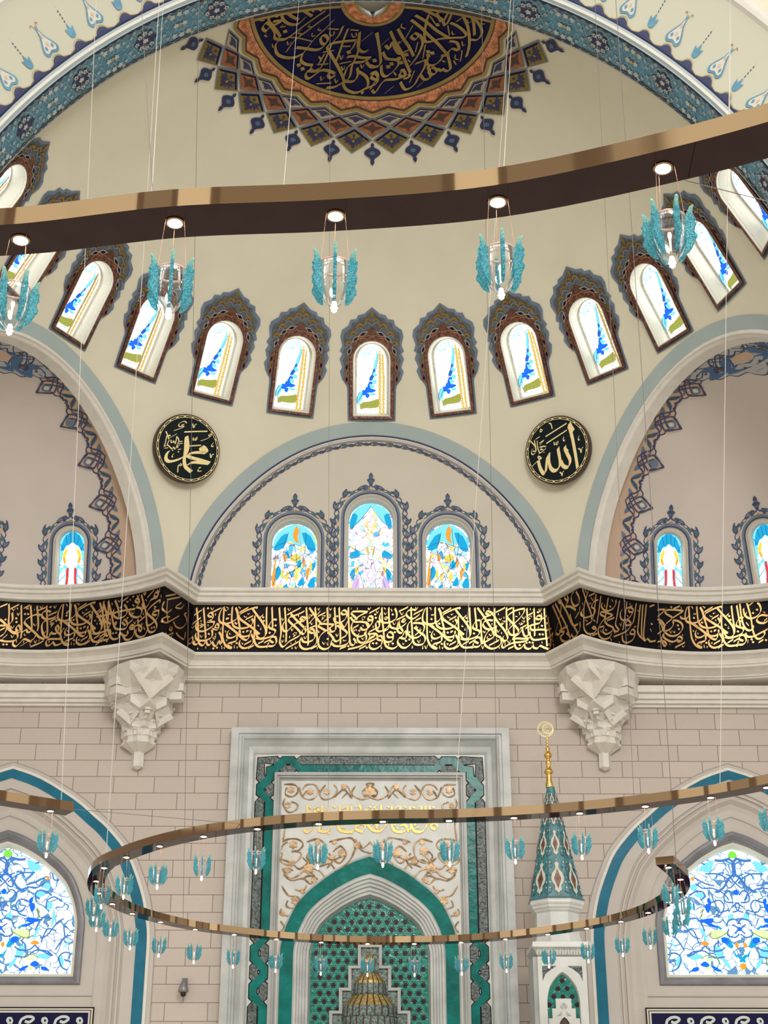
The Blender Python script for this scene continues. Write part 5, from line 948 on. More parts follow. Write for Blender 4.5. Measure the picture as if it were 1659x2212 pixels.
# ---------------------------------------------------------------- corbels (faceted stalactite brackets)
def corbel(sg):
    base=Vector((sg*4.74+(-.04 if sg<0 else .0),29.99,0)); tip=Vector((sg*4.30,28.55,0)); di=(tip-base); di.normalize(); sd=Vector((di.y,-di.x,0))
    mb=MB(); K=[-90,-72,-54,-36,-18,0,18,36,54,72,90]
    def ring(z,Rs,Rd,amp,ph):
        o=[]
        for i,a in enumerate(K):
            k=1+(amp if (i+ph)%2 else -amp); q=base+di*(Rd*k*cos(rad(a)))+sd*(Rs*k*sin(rad(a))); o.append((q.x,min(q.y,29.99),z))
        return o
    lv=[(10.27,.84,1.50,0,0),(10.12,.80,1.42,.02,0),(9.86,.70,1.12,.11,1),(9.84,.66,1.08,.06,1),(9.72,.64,1.04,.06,1),(9.70,.60,.98,.04,0),(9.55,.57,.93,.10,0),(9.42,.50,.78,.15,1),(9.40,.46,.74,.06,1),(9.27,.43,.66,.14,0),(9.25,.40,.60,.05,0),(9.14,.39,.56,.08,0),(9.12,.36,.52,.05,1),(9.00,.345,.48,.07,1),(8.98,.32,.45,.05,1),(8.91,.315,.43,.05,1),(8.90,.34,.46,.06,1),(8.86,.34,.46,.06,1),(8.70,.11,.17,0,1)]
    rows_=[ring(*q) for q in lv]
    for a,b in zip(rows_,rows_[1:]):
        n=len(a)
        for i in range(n-1):
            mb.add([a[i],a[i+1],b[i+1],b[i]],[(0,1,2),(0,2,3)] if i%2 else [(0,1,3),(1,2,3)],MOLD)
    def cell(a,z0,z1,Rs,Rd,w,dp=.05):      # projecting block with two stepped courses and a pointed hood
        c=base+di*(Rd*cos(rad(a)))+sd*(Rs*sin(rad(a))); o=(di*cos(rad(a))/Rd+sd*sin(rad(a))/Rs); o.normalize(); s=Vector((-o.y,o.x,0)); h=z1-z0; pp=None
        for (q0,q1,dd,ww) in ((0,.36,.0,.86),(.40,.72,.035,1)):
            p=[c+s*w*.5*ww+o*(dp+dd),c-s*w*.5*ww+o*(dp+dd),c-s*w*.5*ww-o*.2,c+s*w*.5*ww-o*.2]
            vs=[(q.x,min(q.y,29.99),z0+h*q0) for q in p]+[(q.x,min(q.y,29.99),z0+h*q1) for q in p]; mb.add(vs,[(0,1,5,4),(1,2,6,5),(2,3,7,6),(3,0,4,7),(0,3,2,1),(4,5,6,7)],MOLD); pp=vs[4:]
        ap=c-o*.06; mb.add(pp+[(ap.x,min(ap.y,29.99),z1)],[(0,1,4),(1,2,4),(2,3,4),(3,0,4)],MOLD)
    for a in (-56,56): cell(a,9.70,10.14,.80,1.25,.27)
    for a in (-78,78): cell(a,9.56,9.70,.62,1.0,.2,.02)
    for a in (-60,-20,20,60): cell(a,8.99,9.26,.34,.46,.15,.03)
    for a in (-38,0,38): cell(a,9.36,9.52,.50,.76,.13,.02)
    def fan(a,zt,zm,zb,R0,R1,w):            # hollow pointed cell: two facets meeting in a crease
        s=rad(a); o=(di*cos(s)+sd*sin(s)); o.normalize(); t=Vector((-o.y,o.x,0)); A=base+o*R0; B=base+o*R1; M_=base+o*(R1+(R0-R1)*.28)
        L_=A+t*w-o*.10; R_=A-t*w-o*.10
        mb.add([(A.x,A.y,zt),(L_.x,L_.y,zm),(B.x,B.y,zb),(R_.x,R_.y,zm),(M_.x,M_.y,(zt+zb)/2)],[(0,1,4),(1,2,4),(2,3,4),(3,0,4)],MOLD)
        for u,v in ((L_,1),(R_,-1)):
            W_=u+t*v*.10-o*.02; mb.add([(u.x,u.y,zm),(W_.x,W_.y,zm-.08),(B.x,B.y,zb)],[(0,1,2)],MOLD)
    fan(0,10.22,10.02,9.58,1.44,.98,.30); fan(-30,9.54,9.46,9.16,.86,.55,.15); fan(30,9.54,9.46,9.16,.86,.55,.15)
    o=mb.build('stone_corbel')
    mb=MB(); q=base+di*.08
    pr=[q+di*.12,q+sd*.10+di*.05,q+sd*.10-di*.2,q-sd*.10-di*.2,q-sd*.10+di*.05]
    vs=[(p.x,min(p.y,30.02),8.76) for p in pr]+[(p.x,min(p.y,30.02),8.42) for p in pr]; vs.append((q.x,q.y,8.36)); mb.add(vs,[(i,(i+1)%5,(i+1)%5+5,i+5) for i in range(5)]+[(5+i,5+(i+1)%5,10) for i in range(5)],MOLD)
    mb.build('drop_pendant',o); tag(o,('left' if sg<0 else 'right')+' carved white stone stalactite corbel under the cornice corner','corbel','stone corbels')
corbel(-1); corbel(1)
# ---------------------------------------------------------------- mihrab
MX=-.045
M=empty('mihrab',(MX,29.8,ZB)); tag(M,'tall grey marble prayer niche with teal tile arch and gilded carving','mihrab')
def mpart(mb,name,label=None,smooth=False):
    o=mb.build(name,smooth=smooth,label=label); o.parent=M; o.matrix_parent_inverse=Matrix.Translation(-Vector((MX,29.8,ZB))); return o
def rect_ring(mb,pf,m):     # profile (half width, top z, y) swept as an upside-down U
    for (w0,t0,y0),(w1,t1,y1) in zip(pf,pf[1:]):
        a=[(MX-w0,y0,ZB),(MX-w0,y0,t0),(MX+w0,y0,t0),(MX+w0,y0,ZB)]; b=[(MX-w1,y1,ZB),(MX-w1,y1,t1),(MX+w1,y1,t1),(MX+w1,y1,ZB)]
        mb.add(a+b,[(0,1,5,4),(1,2,6,5),(2,3,7,6)],m)
mb=MB(); rect_ring(mb,[(2.84,9.23,30.05),(2.83,9.22,29.78),(2.68,9.10,29.78),(2.67,9.09,29.82),(2.62,9.05,29.82),(2.60,9.03,29.79),(2.57,9.0,29.78),(2.54,8.96,29.84),(2.46,8.86,29.92),(2.38,8.76,29.93),(2.34,8.71,29.90)],MARB); rect_ring(mb,[(2.34,8.71,29.90),(2.33,8.70,29.94),(2.295,8.665,29.94)],MARBW)
mpart(mb,'marble_frame')
mb=MB(); rect_ring(mb,[(2.30,8.665,29.935),(1.935,8.315,29.935)],IVORY)
def strand_paths():
    A=[];B=[]
    o=lambda s:(2.215 if s>0 else 2.02)
    def side(sx):
        zs=[(ZB,1)]
        pxs=[2163,2119,2081,2038,1722,1690]; s=1; a=[(o(1),ZB)]; b=[(o(-1),ZB)]
        for y in pxs:
            z=onY(560,y,29.93).z; d=.10; a+= [(o(s),z-d),(o(-s),z+d)]; b+=[(o(-s),z-d),(o(s),z+d)]; s=-s
        return a,b
    a,b=side(1); off=lambda s:8.315+(.255 if s>0 else .075)
    A=[(MX-x,z) for x,z in a]; B=[(MX-x,z) for x,z in b]
    A+= [(MX-2.215,off(1))]; B+=[(MX-2.02,off(-1))]
    s=1
    for px in (605,640,949,989):
        x=onY(px,1650,29.93).x; d=.09; A+=[(x-d,off(s)),(x+d,off(-s))]; B+=[(x-d,off(-s)),(x+d,off(s))]; s=-s
    A+=[(MX+2.215,off(1))]; B+=[(MX+2.02,off(-1))]
    A+=[(MX+x,z) for x,z in reversed(a)]; B+=[(MX+x,z) for x,z in reversed(b)]
    return A,B
SA,SB=strand_paths()
for pth,m,h in ((SA,CARVE,.0),(SB,TEAL,.004)):
    stroke(mb,pth,.205,BLACK,lambda u,v:Vector((u,29.93-h,v)),sm=False); stroke(mb,pth,.165,m,lambda u,v:Vector((u,29.925-h,v)),sm=False)
mpart(mb,'braided_tile_band','teal and carved black tile bands twisting round each other')
mb=MB(); rect_ring(mb,[(1.935,8.315,29.93),(1.93,8.31,29.86),(1.87,8.25,29.86),(1.865,8.245,29.90),(1.83,8.21,29.90),(1.82,8.20,29.94),(1.80,8.18,29.96),(1.77,8.15,29.97)],MARBD); mpart(mb,'inner_moulding')
GA_=lambda w,a,s=4.75,b=ZB: pa(MX,w,s,a,b)
mb=MB(); out=[(MX+1.78,ZB),(MX+1.78,8.155),(MX-1.78,8.155),(MX-1.78,ZB)]; og=GA_(1.72,6.62); loop=[(MX+1.78,8.155),(MX-1.78,8.155),(MX-1.78,ZB)]+og[::-1]+[(MX+1.78,ZB)]
t=tessellate_polygon([[Vector((x,z,0)) for x,z in loop]]); mb.add([(x,29.965,z) for x,z in loop],[tuple(q) for q in t],MARBW); mpart(mb,'carved_panel')
def mring(mb,l0,y0,l1,y1,m): n=len(l0); mb.add([(x,y0,z) for x,z in l0]+[(x,y1,z) for x,z in l1],[(i,i+1,i+1+n,i+n) for i in range(n-1)],m)
mb=MB(); mring(mb,GA_(1.76,6.67),29.955,GA_(1.73,6.63),29.955,MARBD); mring(mb,GA_(1.73,6.63),29.955,GA_(1.72,6.62),29.93,MARBD); mring(mb,GA_(1.72,6.62),29.93,GA_(1.465,6.28),29.94,TEAL)
TI=mpart(mb,'teal_tile_arch','glossy teal glazed tile arch')
mb=MB(); pr=[(1.47,6.285,29.93),(1.44,6.25,29.90),(1.40,6.20,29.90),(1.385,6.18,29.95),(1.345,6.13,29.95),(1.335,6.115,30.0),(1.295,6.065,30.0),(1.285,6.05,30.06),(1.24,5.99,30.06),(1.225,5.975,30.11),(1.18,5.92,30.11),(1.165,5.90,30.2),(1.14,5.87,30.32)]
for a,b in zip(pr,pr[1:]): mring(mb,GA_(a[0],a[1]),a[2],GA_(b[0],b[1]),b[2],MARB)
mpart(mb,'stepped_stone_arch')
# star lattice
YLc=30.3; lat=GA_(1.15,5.88); mb=MB(); mb.poly([(x,YLc,z) for x,z in lat],TEAL2,lat)
sp=.1735; rh=.150
for j in range(0,24):
    for i in range(-8,9):
        x=MX+(i+(.5 if j%2 else 0))*sp; z=5.72-j*rh
        if z<2.6 or not inside((x,z),GA_(1.09,5.80)): continue
        mb.poly([(x+.058*(1 if k%2 else .62)*sin(PI*k/6),YLc-.012,z+.058*(1 if k%2 else .62)*cos(PI*k/6)) for k in range(12)],MAROON,[(sin(PI*k/6)*(1 if k%2 else .62),cos(PI*k/6)*(1 if k%2 else .62)) for k in range(12)])
        for k in range(3):
            a=PI*k/3+PI/6; q=(x+sp*.5*cos(a),z+sp*.5*sin(a)); stroke(mb,[(q[0]-.05*sin(a),q[1]+.05*cos(a)),(q[0]+.05*sin(a),q[1]-.05*cos(a))],.010,MATS['pale_teal'] if 'pale_teal' in MATS else mat('pale_teal',(.10,.36,.30),.2),lambda u,v:Vector((u,YLc-.01,v)),sm=False)
mpart(mb,'star_tile_lattice','teal tile lattice with dark maroon stars')
# stepped frame and tiered stalactite dome
def r7(x,y,Y=30.2): q=onY(700+x/7.213,2020+y/7.213,Y); return (q.x,q.z)
st=[(80,1600),(80,1180),(232,1180),(232,822),(378,822),(378,478),(527,478),(527,150),(902,150),(902,478),(1047,478),(1047,822),(1195,822),(1195,1180),(1345,1180),(1345,1600)]
s2=[(130,1600),(130,1230),(282,1230),(282,870),(426,870),(426,525),(575,525),(575,195),(855,195),(855,525),(998,525),(998,870),(1145,870),(1145,1230),(1297,1230),(1297,1600)]
mb=MB(); a=[r7(*p) for p in st]; b=[r7(*p) for p in s2]
# keep left/right mirrored about the axis
mb.add([(x,30.17,z) for x,z in a]+[(x,30.17,z) for x,z in b],[(i,i+1,i+17,i+16) for i in range(15)],MARBD)
mb.add([(x,30.17,z) for x,z in a]+[(x,30.3,z) for x,z in a],[(i,i+1,i+17,i+16) for i in range(15)],MARBD)
mid=[((p[0]+q[0])/2,(p[1]+q[1])/2) for p,q in zip(a,b)]; mb.add([(x,30.15,z) for x,z in mid]+[(x+.0,30.15,z-.012) for x,z in mid],[(i,i+1,i+17,i+16) for i in range(15)],MARBW)
mpart(mb,'stepped_frame')
CG=mat('carved_grey_green',(.12,.17,.16),.45,var=.7,scale=24,bump=.5,bscale=30); GTI=mat('gilded_tier',(.50,.36,.12),.35,.6,var=.4,scale=26,bump=.4,bscale=40)
mb=MB(); mb.poly([(x,30.22,z) for x,z in b],CG,b); mpart(mb,'carved_back_panel')
cxm=r7(715,600)[0]
def tier(name,pf,nf,gold):
    mb=MB(); n=nf*4
    rows_=[]
    for (r,z) in pf: rows_.append([(cxm+r*cos(PI*k/n+PI),30.24+r*.85*sin(PI*k/n+PI),z) for k in range(n+1)])
    for j in range(len(rows_)-1):
        for k in range(n):
            m=(DARK if k%4==0 else (GTI if j>=gold else CG)); mb.add([rows_[j][k],rows_[j][k+1],rows_[j+1][k+1],rows_[j+1][k]],[(0,1,2,3)],m)
    return mpart(mb,name)
Z7=lambda y:r7(715,y,30.0)[1]; X7=lambda w:w/7.213*.00905
tier('stalactite_tier',[(X7(450),Z7(1700)),(X7(430),Z7(1500)),(X7(420),Z7(1270)),(X7(380),Z7(1262)),(X7(370),Z7(1262))],12,9)
tier('stalactite_tier',[(X7(430),Z7(1268)),(X7(415),Z7(1262)),(X7(410),Z7(1100)),(X7(270),Z7(925))],11,2)
tier('stalactite_tier',[(X7(270),Z7(922)),(X7(285),Z7(905)),(X7(255),Z7(890)),(X7(245),Z7(740)),(X7(235),Z7(700)),(X7(130),Z7(565))],9,3)
tier('stalactite_tier',[(X7(140),Z7(565)),(X7(85),Z7(545)),(X7(75),Z7(470)),(X7(105),Z7(400)),(X7(95),Z7(340)),(X7(45),Z7(285)),(X7(4),Z7(235))],8,2)
for k in range(7):   # gold gores on the third tier
    pass
# gilded relief (left half mirrored)
mb=MB()
def rel(data,sc,ox,oy,w=.030):
    for t in P(data):
        pp=[(q.x-MX,q.z) for q in (onY(ox+x/sc,oy+y/sc,29.95) for x,y in t)]; 
        for s in(-1,1):
            p=smooth_pts(pp,4); mb.tube([(MX+s*x,29.955,z) for x,z in p],[w*.5*(.7+.6*abs(sin(i*.55))) for i in range(len(p))],RELIEF,5)
def blob(data,sc,ox,oy):
    for t in P(data):
        q=onY(ox+t[0][0]/sc,oy+t[0][1]/sc,29.95); r=t[1][0]*.0032/sc if len(t)>1 else .04
        for s in((-1,1) if abs(q.x-MX)>.03 else (1,)): 
            c=MX+s*(q.x-MX); n=6; mb.prism([(c+r*(1 if k%2 else .66)*cos(PI*k/n),q.z+r*(1 if k%2 else .66)*sin(PI*k/n)) for k in range(2*n)],lambda u,v:Vector((u,29.965,v)),lambda u,v:Vector((u,29.94,v)),RELIEF)
A_='380,332 440,335 455,370 425,398 388,385 395,350;460,345 480,400 530,412 562,372 545,335 500,335 480,360;602,335 570,380 592,412 640,402 664,362 648,335;652,402 700,360 742,405 722,345 690,335;762,340 742,382 790,412 842,402;842,340 802,368 812,396 842,386;842,350 820,330 842,326;385,405 375,442 402,480 442,470 452,440 420,425;372,500 385,540 380,600 372,640;400,640 372,660 365,700;370,640 402,625 452,625 482,650 462,682 420,692;372,702 362,742 402,762 452,742 472,702 440,690;502,640 562,625 602,660 592,722 542,752 502,722 522,692 552,700;622,640 682,625 742,620 762,662 742,722 702,772 652,800;782,640 802,672 842,640;762,625 792,682 842,700;642,692 682,662 712,702 682,752 650,740;372,782 402,832 452,822 502,782 562,790 602,832;470,840 520,820 560,840;610,780 640,740 620,700;480,400 500,370 530,365;690,405 715,380;562,372 590,350'
rel(A_,2.476,460,1560); B_='368,40 422,60 462,92 502,62 542,20;378,122 422,152 482,142 522,172 545,132 502,100 470,110;368,182 402,232 452,242 472,282 432,302 392,290 400,260;366,302 360,332 402,342;592,20 642,42 692,22;562,82 622,62 650,90;480,30 520,60 560,40 590,60;430,100 400,90 372,100;500,180 480,210 440,200;360,370 380,400 360,430'
rel(B_,2.476,460,1840)
blob('418,362 60,0;520,372 60,0;610,372 55,0;700,345 50,0;840,372 95,0;400,445 55,0;430,655 70,0;550,690 75,0;690,700 70,0;400,790 60,0;560,640 50,0;770,660 60,0;650,640 45,0',2.476,460,1560); blob('510,90 90,0;420,60 60,0;440,260 70,0;540,150 50,0;600,50 60,0;375,330 45,0;480,210 45,0;640,30 50,0',2.476,460,1840)
mpart(mb,'gilded_relief','gilded carved arabesque scrolls')
mb=MB()
GOLDT=mat('gold_inlay',(.55,.36,.10),.35,.5)
def mt(data,w,m=GOLDT):
    for t in P(data):
        pp=[(q.x,q.z) for q in (onY(610+x/4.366,1690+y/4.366,29.95) for x,y in t)]
        if len(pp)==1: shape(mb,diamond(*pp[0],.03,.03,.2),m,lambda u,v:Vector((u,29.945,v)),sm=False)
        else: stroke(mb,pp,w,m,lambda u,v:Vector((u,29.945,v)),nib=NIB,n=4)
mt('205,440 215,462 245,468 290,430 300,400 290,370;300,390 340,380 370,420 330,450;340,455 400,468 450,445 462,400 440,370;520,390 540,450 600,468 660,462 690,430 700,390;690,440 740,462 775,440 780,400 740,390 700,420;800,395 850,450 920,462 960,430 980,390;830,400 870,380 900,420;1030,390 1050,450 1110,470 1150,462 1175,430 1150,400 1110,410;1180,440 1200,462 1215,400;1210,390 1240,455 1300,468 1345,440 1360,390;1400,390 1410,430 1445,440 1462,410 1440,385 1410,400;235,215 238,300 245,400;372,215 375,300 370,390;432,230 440,380;540,215 545,300 540,390;615,220 618,380;652,225 655,390;720,215 740,250 700,330 700,390;930,215 935,300 940,390;1030,220 1035,390;1110,225 1115,390;1310,220 1315,390;1350,220 1355,390;1388,220 1390,390;330,255 350,275 320,290 300,270;780,260 800,275 770,300;300,330 400,320 500,340 600,320 700,340;760,330 860,320 960,340;1060,320 1160,340 1260,320 1400,340;980,300 1000,350;1200,230 1210,300 1180,340',.055)
mt('870,240;850,262;885,262;440,480;1060,400;1250,400;260,280;560,300',.05); mt('290,250 340,225;560,250 620,225;860,240 900,215;1060,250 1100,225;250,225 270,245;480,225 500,240;700,235 690,220;820,225 840,240;990,225 1010,240;1150,225 1170,240;1230,230 1250,245;1290,235 1290,220;1415,230 1435,240;560,430 590,420 570,450;880,420 900,440;1080,420 1090,440;1260,430 1290,420;640,470 660,480;740,480 760,470',.03)
mpart(mb,'gilded_lettering','gold Arabic lettering on marble')
# ---------------------------------------------------------------- minbar tower
TX,TY=3.44,28.6
T_=empty('minbar',(TX,TY,ZB)); tag(T_,'marble pulpit tower with a tall teal tiled cone and golden finial','minbar')
def tpart(mb,name,label=None,smooth=False): o=mb.build(name,smooth=smooth,label=label); o.parent=T_; o.matrix_parent_inverse=Matrix.Translation(-Vector((TX,TY,ZB))); return o
O8=PI/8
mb=MB(); mb.lathe([(.525,5.47),(.075,7.67)],CONE,8,(TX,TY,0),O8)
def cone(face,h=.012):
    a=PI/4*face
    def f(u,v):      # u -1..1 across the face, v height
        R=.525+(.075-.525)*(v-5.47)/2.2; R=R*cos(PI/8)+h; w=R*math.tan(PI/8); ca,sa=cos(a),sin(a); return Vector((TX+R*ca-w*u*sa,TY+R*sa+w*u*ca,v))
    return f
for fc in range(8):
    f=cone(fc); g=cone(fc,.02); g2=cone(fc,.028)
    for z0,z1 in ((5.52,6.22),(6.25,6.83),(6.86,7.25),(7.28,7.55)):
        h=z1-z0; zz=lambda v:z0+h*v
        shape(mb,[(u,zz(v)) for u,v in ((0,1),(.10,.9),(.28,.86),(.16,.78),(.30,.68),(.55,.6),(.66,.45),(.5,.32),(.3,.26),(.32,.14),(.12,.1),(0,0),(-.12,.1),(-.32,.14),(-.3,.26),(-.5,.32),(-.66,.45),(-.55,.6),(-.3,.68),(-.16,.78),(-.28,.86),(-.10,.9))],IVORY,f,n=2)
        shape(mb,[(0,zz(.72)),(.15,zz(.6)),(.36,zz(.45)),(.15,zz(.3)),(0,zz(.18)),(-.15,zz(.3)),(-.36,zz(.45)),(-.15,zz(.6))],BRONZ,g,sm=False)
        for a in(0,.5): stroke(mb,[(0,zz(.62)),(.2,zz(.45)),(0,zz(.3)),(-.2,zz(.45)),(0,zz(.62))],.012,PEACH,(lambda u,v:g2(u,v)),sm=False)
        for s in (-1,1):
            for v in (.2,.35,.55,.72,.9): shape(mb,diamond(s*.80,zz(v),.09,.022,0),MATS['cream_blossom'] if v!=.55 else DARK,f,sm=False)
            stroke(mb,[(s*1.0,zz(.05)),(s*.6,zz(.14)),(s*.95,zz(.35)),(s*.80,zz(.5)),(s*.98,zz(.7)),(s*.5,zz(.8)),(s*.8,zz(.97))],.03,TEALG,f)
        for v in (.93,.06): shape(mb,diamond(0,zz(v),.06,.016,0),DARK,g,sm=False)
    stroke(mb,[(-1,5.48),(1,5.48)],.03,TEALG,g,sm=False)
tpart(mb,'tiled_cone','teal, white and maroon patterned tile cone')
mb=MB(); mb.lathe([(.07,7.66),(.075,7.70),(.055,7.80),(.05,7.90),(.05,7.92),(.085,7.95),(.09,7.98),(.06,8.02),(.045,8.05),(.04,8.12),(.06,8.16),(.035,8.19),(.03,8.22),(.045,8.24),(.075,8.28),(.08,8.31),(.05,8.35),(.028,8.40),(.045,8.44),(.02,8.47),(.018,8.54),(.03,8.56),(.012,8.59),(.02,8.63),(.005,8.70)],GOLDM,20,(TX-.02,TY,0)); FI=tpart(mb,'golden_finial',smooth=True)
mb=MB()
cz=8.83
for (cx_,cz_,r,w_) in ((TX-.045,cz,.155,.012),(TX-.045,cz,.135,.006),(TX-.0,cz+.01,.105,.014),(TX-.0,cz+.01,.085,.006),(TX-.09,cz,.09,.005)):
    mb.tube([(cx_+r*cos(2*PI*i/32),TY,cz_+r*sin(2*PI*i/32)) for i in range(33)],w_*.5,GOLD2,6,False)
for i in range(12):
    a=2*PI*i/12; mb.tube([(TX+.03*cos(a),TY,cz+.01+.03*sin(a)),(TX+.10*cos(a+.2),TY,cz+.01+.10*sin(a+.2))],.004,GOLD2,5)
for i in range(16):
    a=PI*.35+PI*1.3*i/15; mb.tube([(TX-.045+.13*cos(a),TY,cz+.13*sin(a)),(TX-.045+.152*cos(a+.1),TY,cz+.152*sin(a+.1))],.004,GOLD2,5)
ob=mb.build('openwork_disc',label='openwork gold crescent disc'); ob.parent=FI
mb=MB(); mb.lathe([(.5,5.40),(.54,5.47),(.535,5.44),(.54,5.40),(.52,5.37),(.505,5.36),(.50,5.32),(.47,5.30),(.455,5.27),(.42,5.24)],MARBW,8,(TX,TY,0),O8); mb.lathe([(.54,5.47),(.0,5.47)],MARBW,8,(TX,TY,0),O8); tpart(mb,'cone_cornice')
mb=MB(); mb.lathe([(.42,5.26),(.42,4.86)],MARBW,8,(TX,TY,0),O8)
q8=[(TX+.42*cos(2*PI*k/8+O8),TY+.42*sin(2*PI*k/8+O8),4.86) for k in range(8)]; q4=[]
for k in range(8):
    a=2*PI*k/8+O8; s=.43/max(abs(cos(a)),abs(sin(a))); q4.append((TX+s*cos(a)*1.0,TY+s*sin(a)*1.0,4.68))
mb.grid([q8,q4],MARBW,True); tpart(mb,'octagonal_shaft')
mb=MB(); B8=.50
for (w0,z0),(w1,z1) in zip([(.0,4.68),(.52,4.68),(.53,4.60),(.53,4.585),(.44,4.44),(.44,4.43)],[(.52,4.68),(.53,4.60),(.53,4.585),(.44,4.44),(.44,4.43),(.0,4.43)]):
    c=lambda w,z:[(TX-w,TY-w,z),(TX+w,TY-w,z),(TX+w,TY+w,z),(TX-w,TY+w,z)]; a=c(w0,z0); b=c(w1,z1); mb.add(a+b,[(i,(i+1)%4,(i+1)%4+4,i+4) for i in range(4)],MARBW if z0>4.59 or z1<4.44 else MARBD)
for i in range(9):      # carved leaves on the sloping face
    x=TX-.46+.92*(i+.5)/9
    for s in (-1,1): mb.add([(x-.05*s,TY-.52,4.575),(x,TY-.50,4.53),(x-.015*s,TY-.455,4.455),(x-.045*s,TY-.46,4.46)],[(0,1,2,3)],MARBW)
tpart(mb,'square_cornice')
mb=MB(); HB=.44; fy=TY-HB
opn=pa(TX,.295,3.62,4.16,1.2); fr_=[(TX-HB,1.2),(TX+HB,1.2),(TX+HB,4.44),(TX-HB,4.44)]
cdt([(TX-HB,1.0),(TX+HB,1.0),(TX+HB,4.44),(TX-HB,4.44)],[opn],[],lambda x,z:Vector((x,fy,z)),mb,MARBW)
for (x0,x1) in ((TX-HB,TX-HB),(TX+HB,TX+HB)): mb.add([(x0,fy,1.0),(x0,TY+HB,1.0),(x0,TY+HB,4.44),(x0,fy,4.44)],[(0,1,2,3)],MARBW)
n=len(opn); i2=[(TX+(x-TX)*.95,z*1.0 if z<3.6 else 3.6+(z-3.6)*.94) for x,z in opn]; mb.add([(x,fy,z) for x,z in opn]+[(x,fy+.10,z) for x,z in i2],[(i,i+1,i+1+n,i+n) for i in range(n-1)],MARBW)
mb.box(TX-HB-.08,TX-HB,fy+.05,TY+HB,1.0,4.43,MARBD)
mb.lathe([(.40,ZB),(.40,1.0)],MARBW,4,(TX,TY,0),PI/4)
tpart(mb,'marble_body')
mb=MB(); mb.poly([(x,fy+.09,z) for x,z in i2],TEAL2,i2)
for j in range(8):
    for i in range(-2,3):
        x=TX+(i+(.5 if j%2 else 0))*.165; z=4.02-j*.14
        if inside((x,z),pa(TX,.27,3.6,4.10,1.2)): mb.poly([(x+.052*(1 if k%2 else .65)*sin(PI*k/6),fy+.08,z+.052*(1 if k%2 else .65)*cos(PI*k/6)) for k in range(12)],MAROON,[(sin(PI*k/6)*(1 if k%2 else .65),cos(PI*k/6)*(1 if k%2 else .65)) for k in range(12)])
for s in(-1,1):
    tri=[(TX+s*.36,4.26),(TX+s*.36,4.0),(TX+s*.31,4.12),(TX+s*.22,4.19),(TX+s*.10,4.26)]; mb.poly([(x,fy-.006,z) for x,z in tri],CARVE,tri)
tpart(mb,'star_tile_panel','teal tiles with maroon stars in the arched opening')
mb=MB(); stp=[(-.28,1.0),(-.28,3.36),(-.21,3.36),(-.21,3.53),(-.14,3.53),(-.14,3.70),(.14,3.70),(.14,3.53),(.21,3.53),(.21,3.36),(.28,3.36),(.28,1.0)]
doorl=pa(TX,.10,3.2,3.38,1.05)
cdt([(TX+x,z) for x,z in stp],[doorl],[],lambda x,z:Vector((x,fy+.03,z)),mb,MARBW); mb.add([(TX+x,fy+.03,z) for x,z in stp]+[(TX+x,fy+.09,z) for x,z in stp],[(i,i+1,i+13,i+12) for i in range(11)],MARBW)
mb.poly([(x,fy+.06,z) for x,z in doorl],DARK,doorl)
for s in(-1,1): mb.add([(TX+s*.0,fy+.02,3.64),(TX+s*.07,fy+.02,3.56),(TX+s*.02,fy+.0,3.52)],[(0,1,2)],MARBD); mb.add([(TX+s*.04,fy+.02,3.48),(TX+s*.13,fy+.02,3.40),(TX+s*.05,fy+.0,3.42)],[(0,1,2)],MARBD)
tpart(mb,'stepped_hood')
# ---------------------------------------------------------------- security camera
cv=empty('security_camera',(-3.57,29.9,4.1)); tag(cv,'small grey dome security camera fixed to the stone wall beside the marble niche','camera')
def cpart(mb,name,**k): o=mb.build(name,smooth=True,**k); o.parent=cv; return o
mb=MB(); mb.tube([(0,.1,.13),(0,-.05,.13),(0,-.1,.10)],.035,FRAME,10); mb.box(-.05,.05,.06,.1,.03,.2,FRAME); cpart(mb,'wall_bracket')
mb=MB(); mb.lathe([(.0,.13),(.03,.13),(.045,.10),(.075,.03),(.095,-.02),(.098,-.07),(.085,-.085),(.0,-.085)],mat('camera_grey_metal',(.22,.22,.22),.35,.6),20,(0,-.1,0)); cpart(mb,'housing')
mb=MB(); mb.lathe([(.055,-.085),(.055,-.12),(.04,-.155),(.0,-.17)],mat('black_dome_glass',(.01,.01,.01),.08),16,(0,-.1,0)); cpart(mb,'lens_dome',label='black glass lens dome')
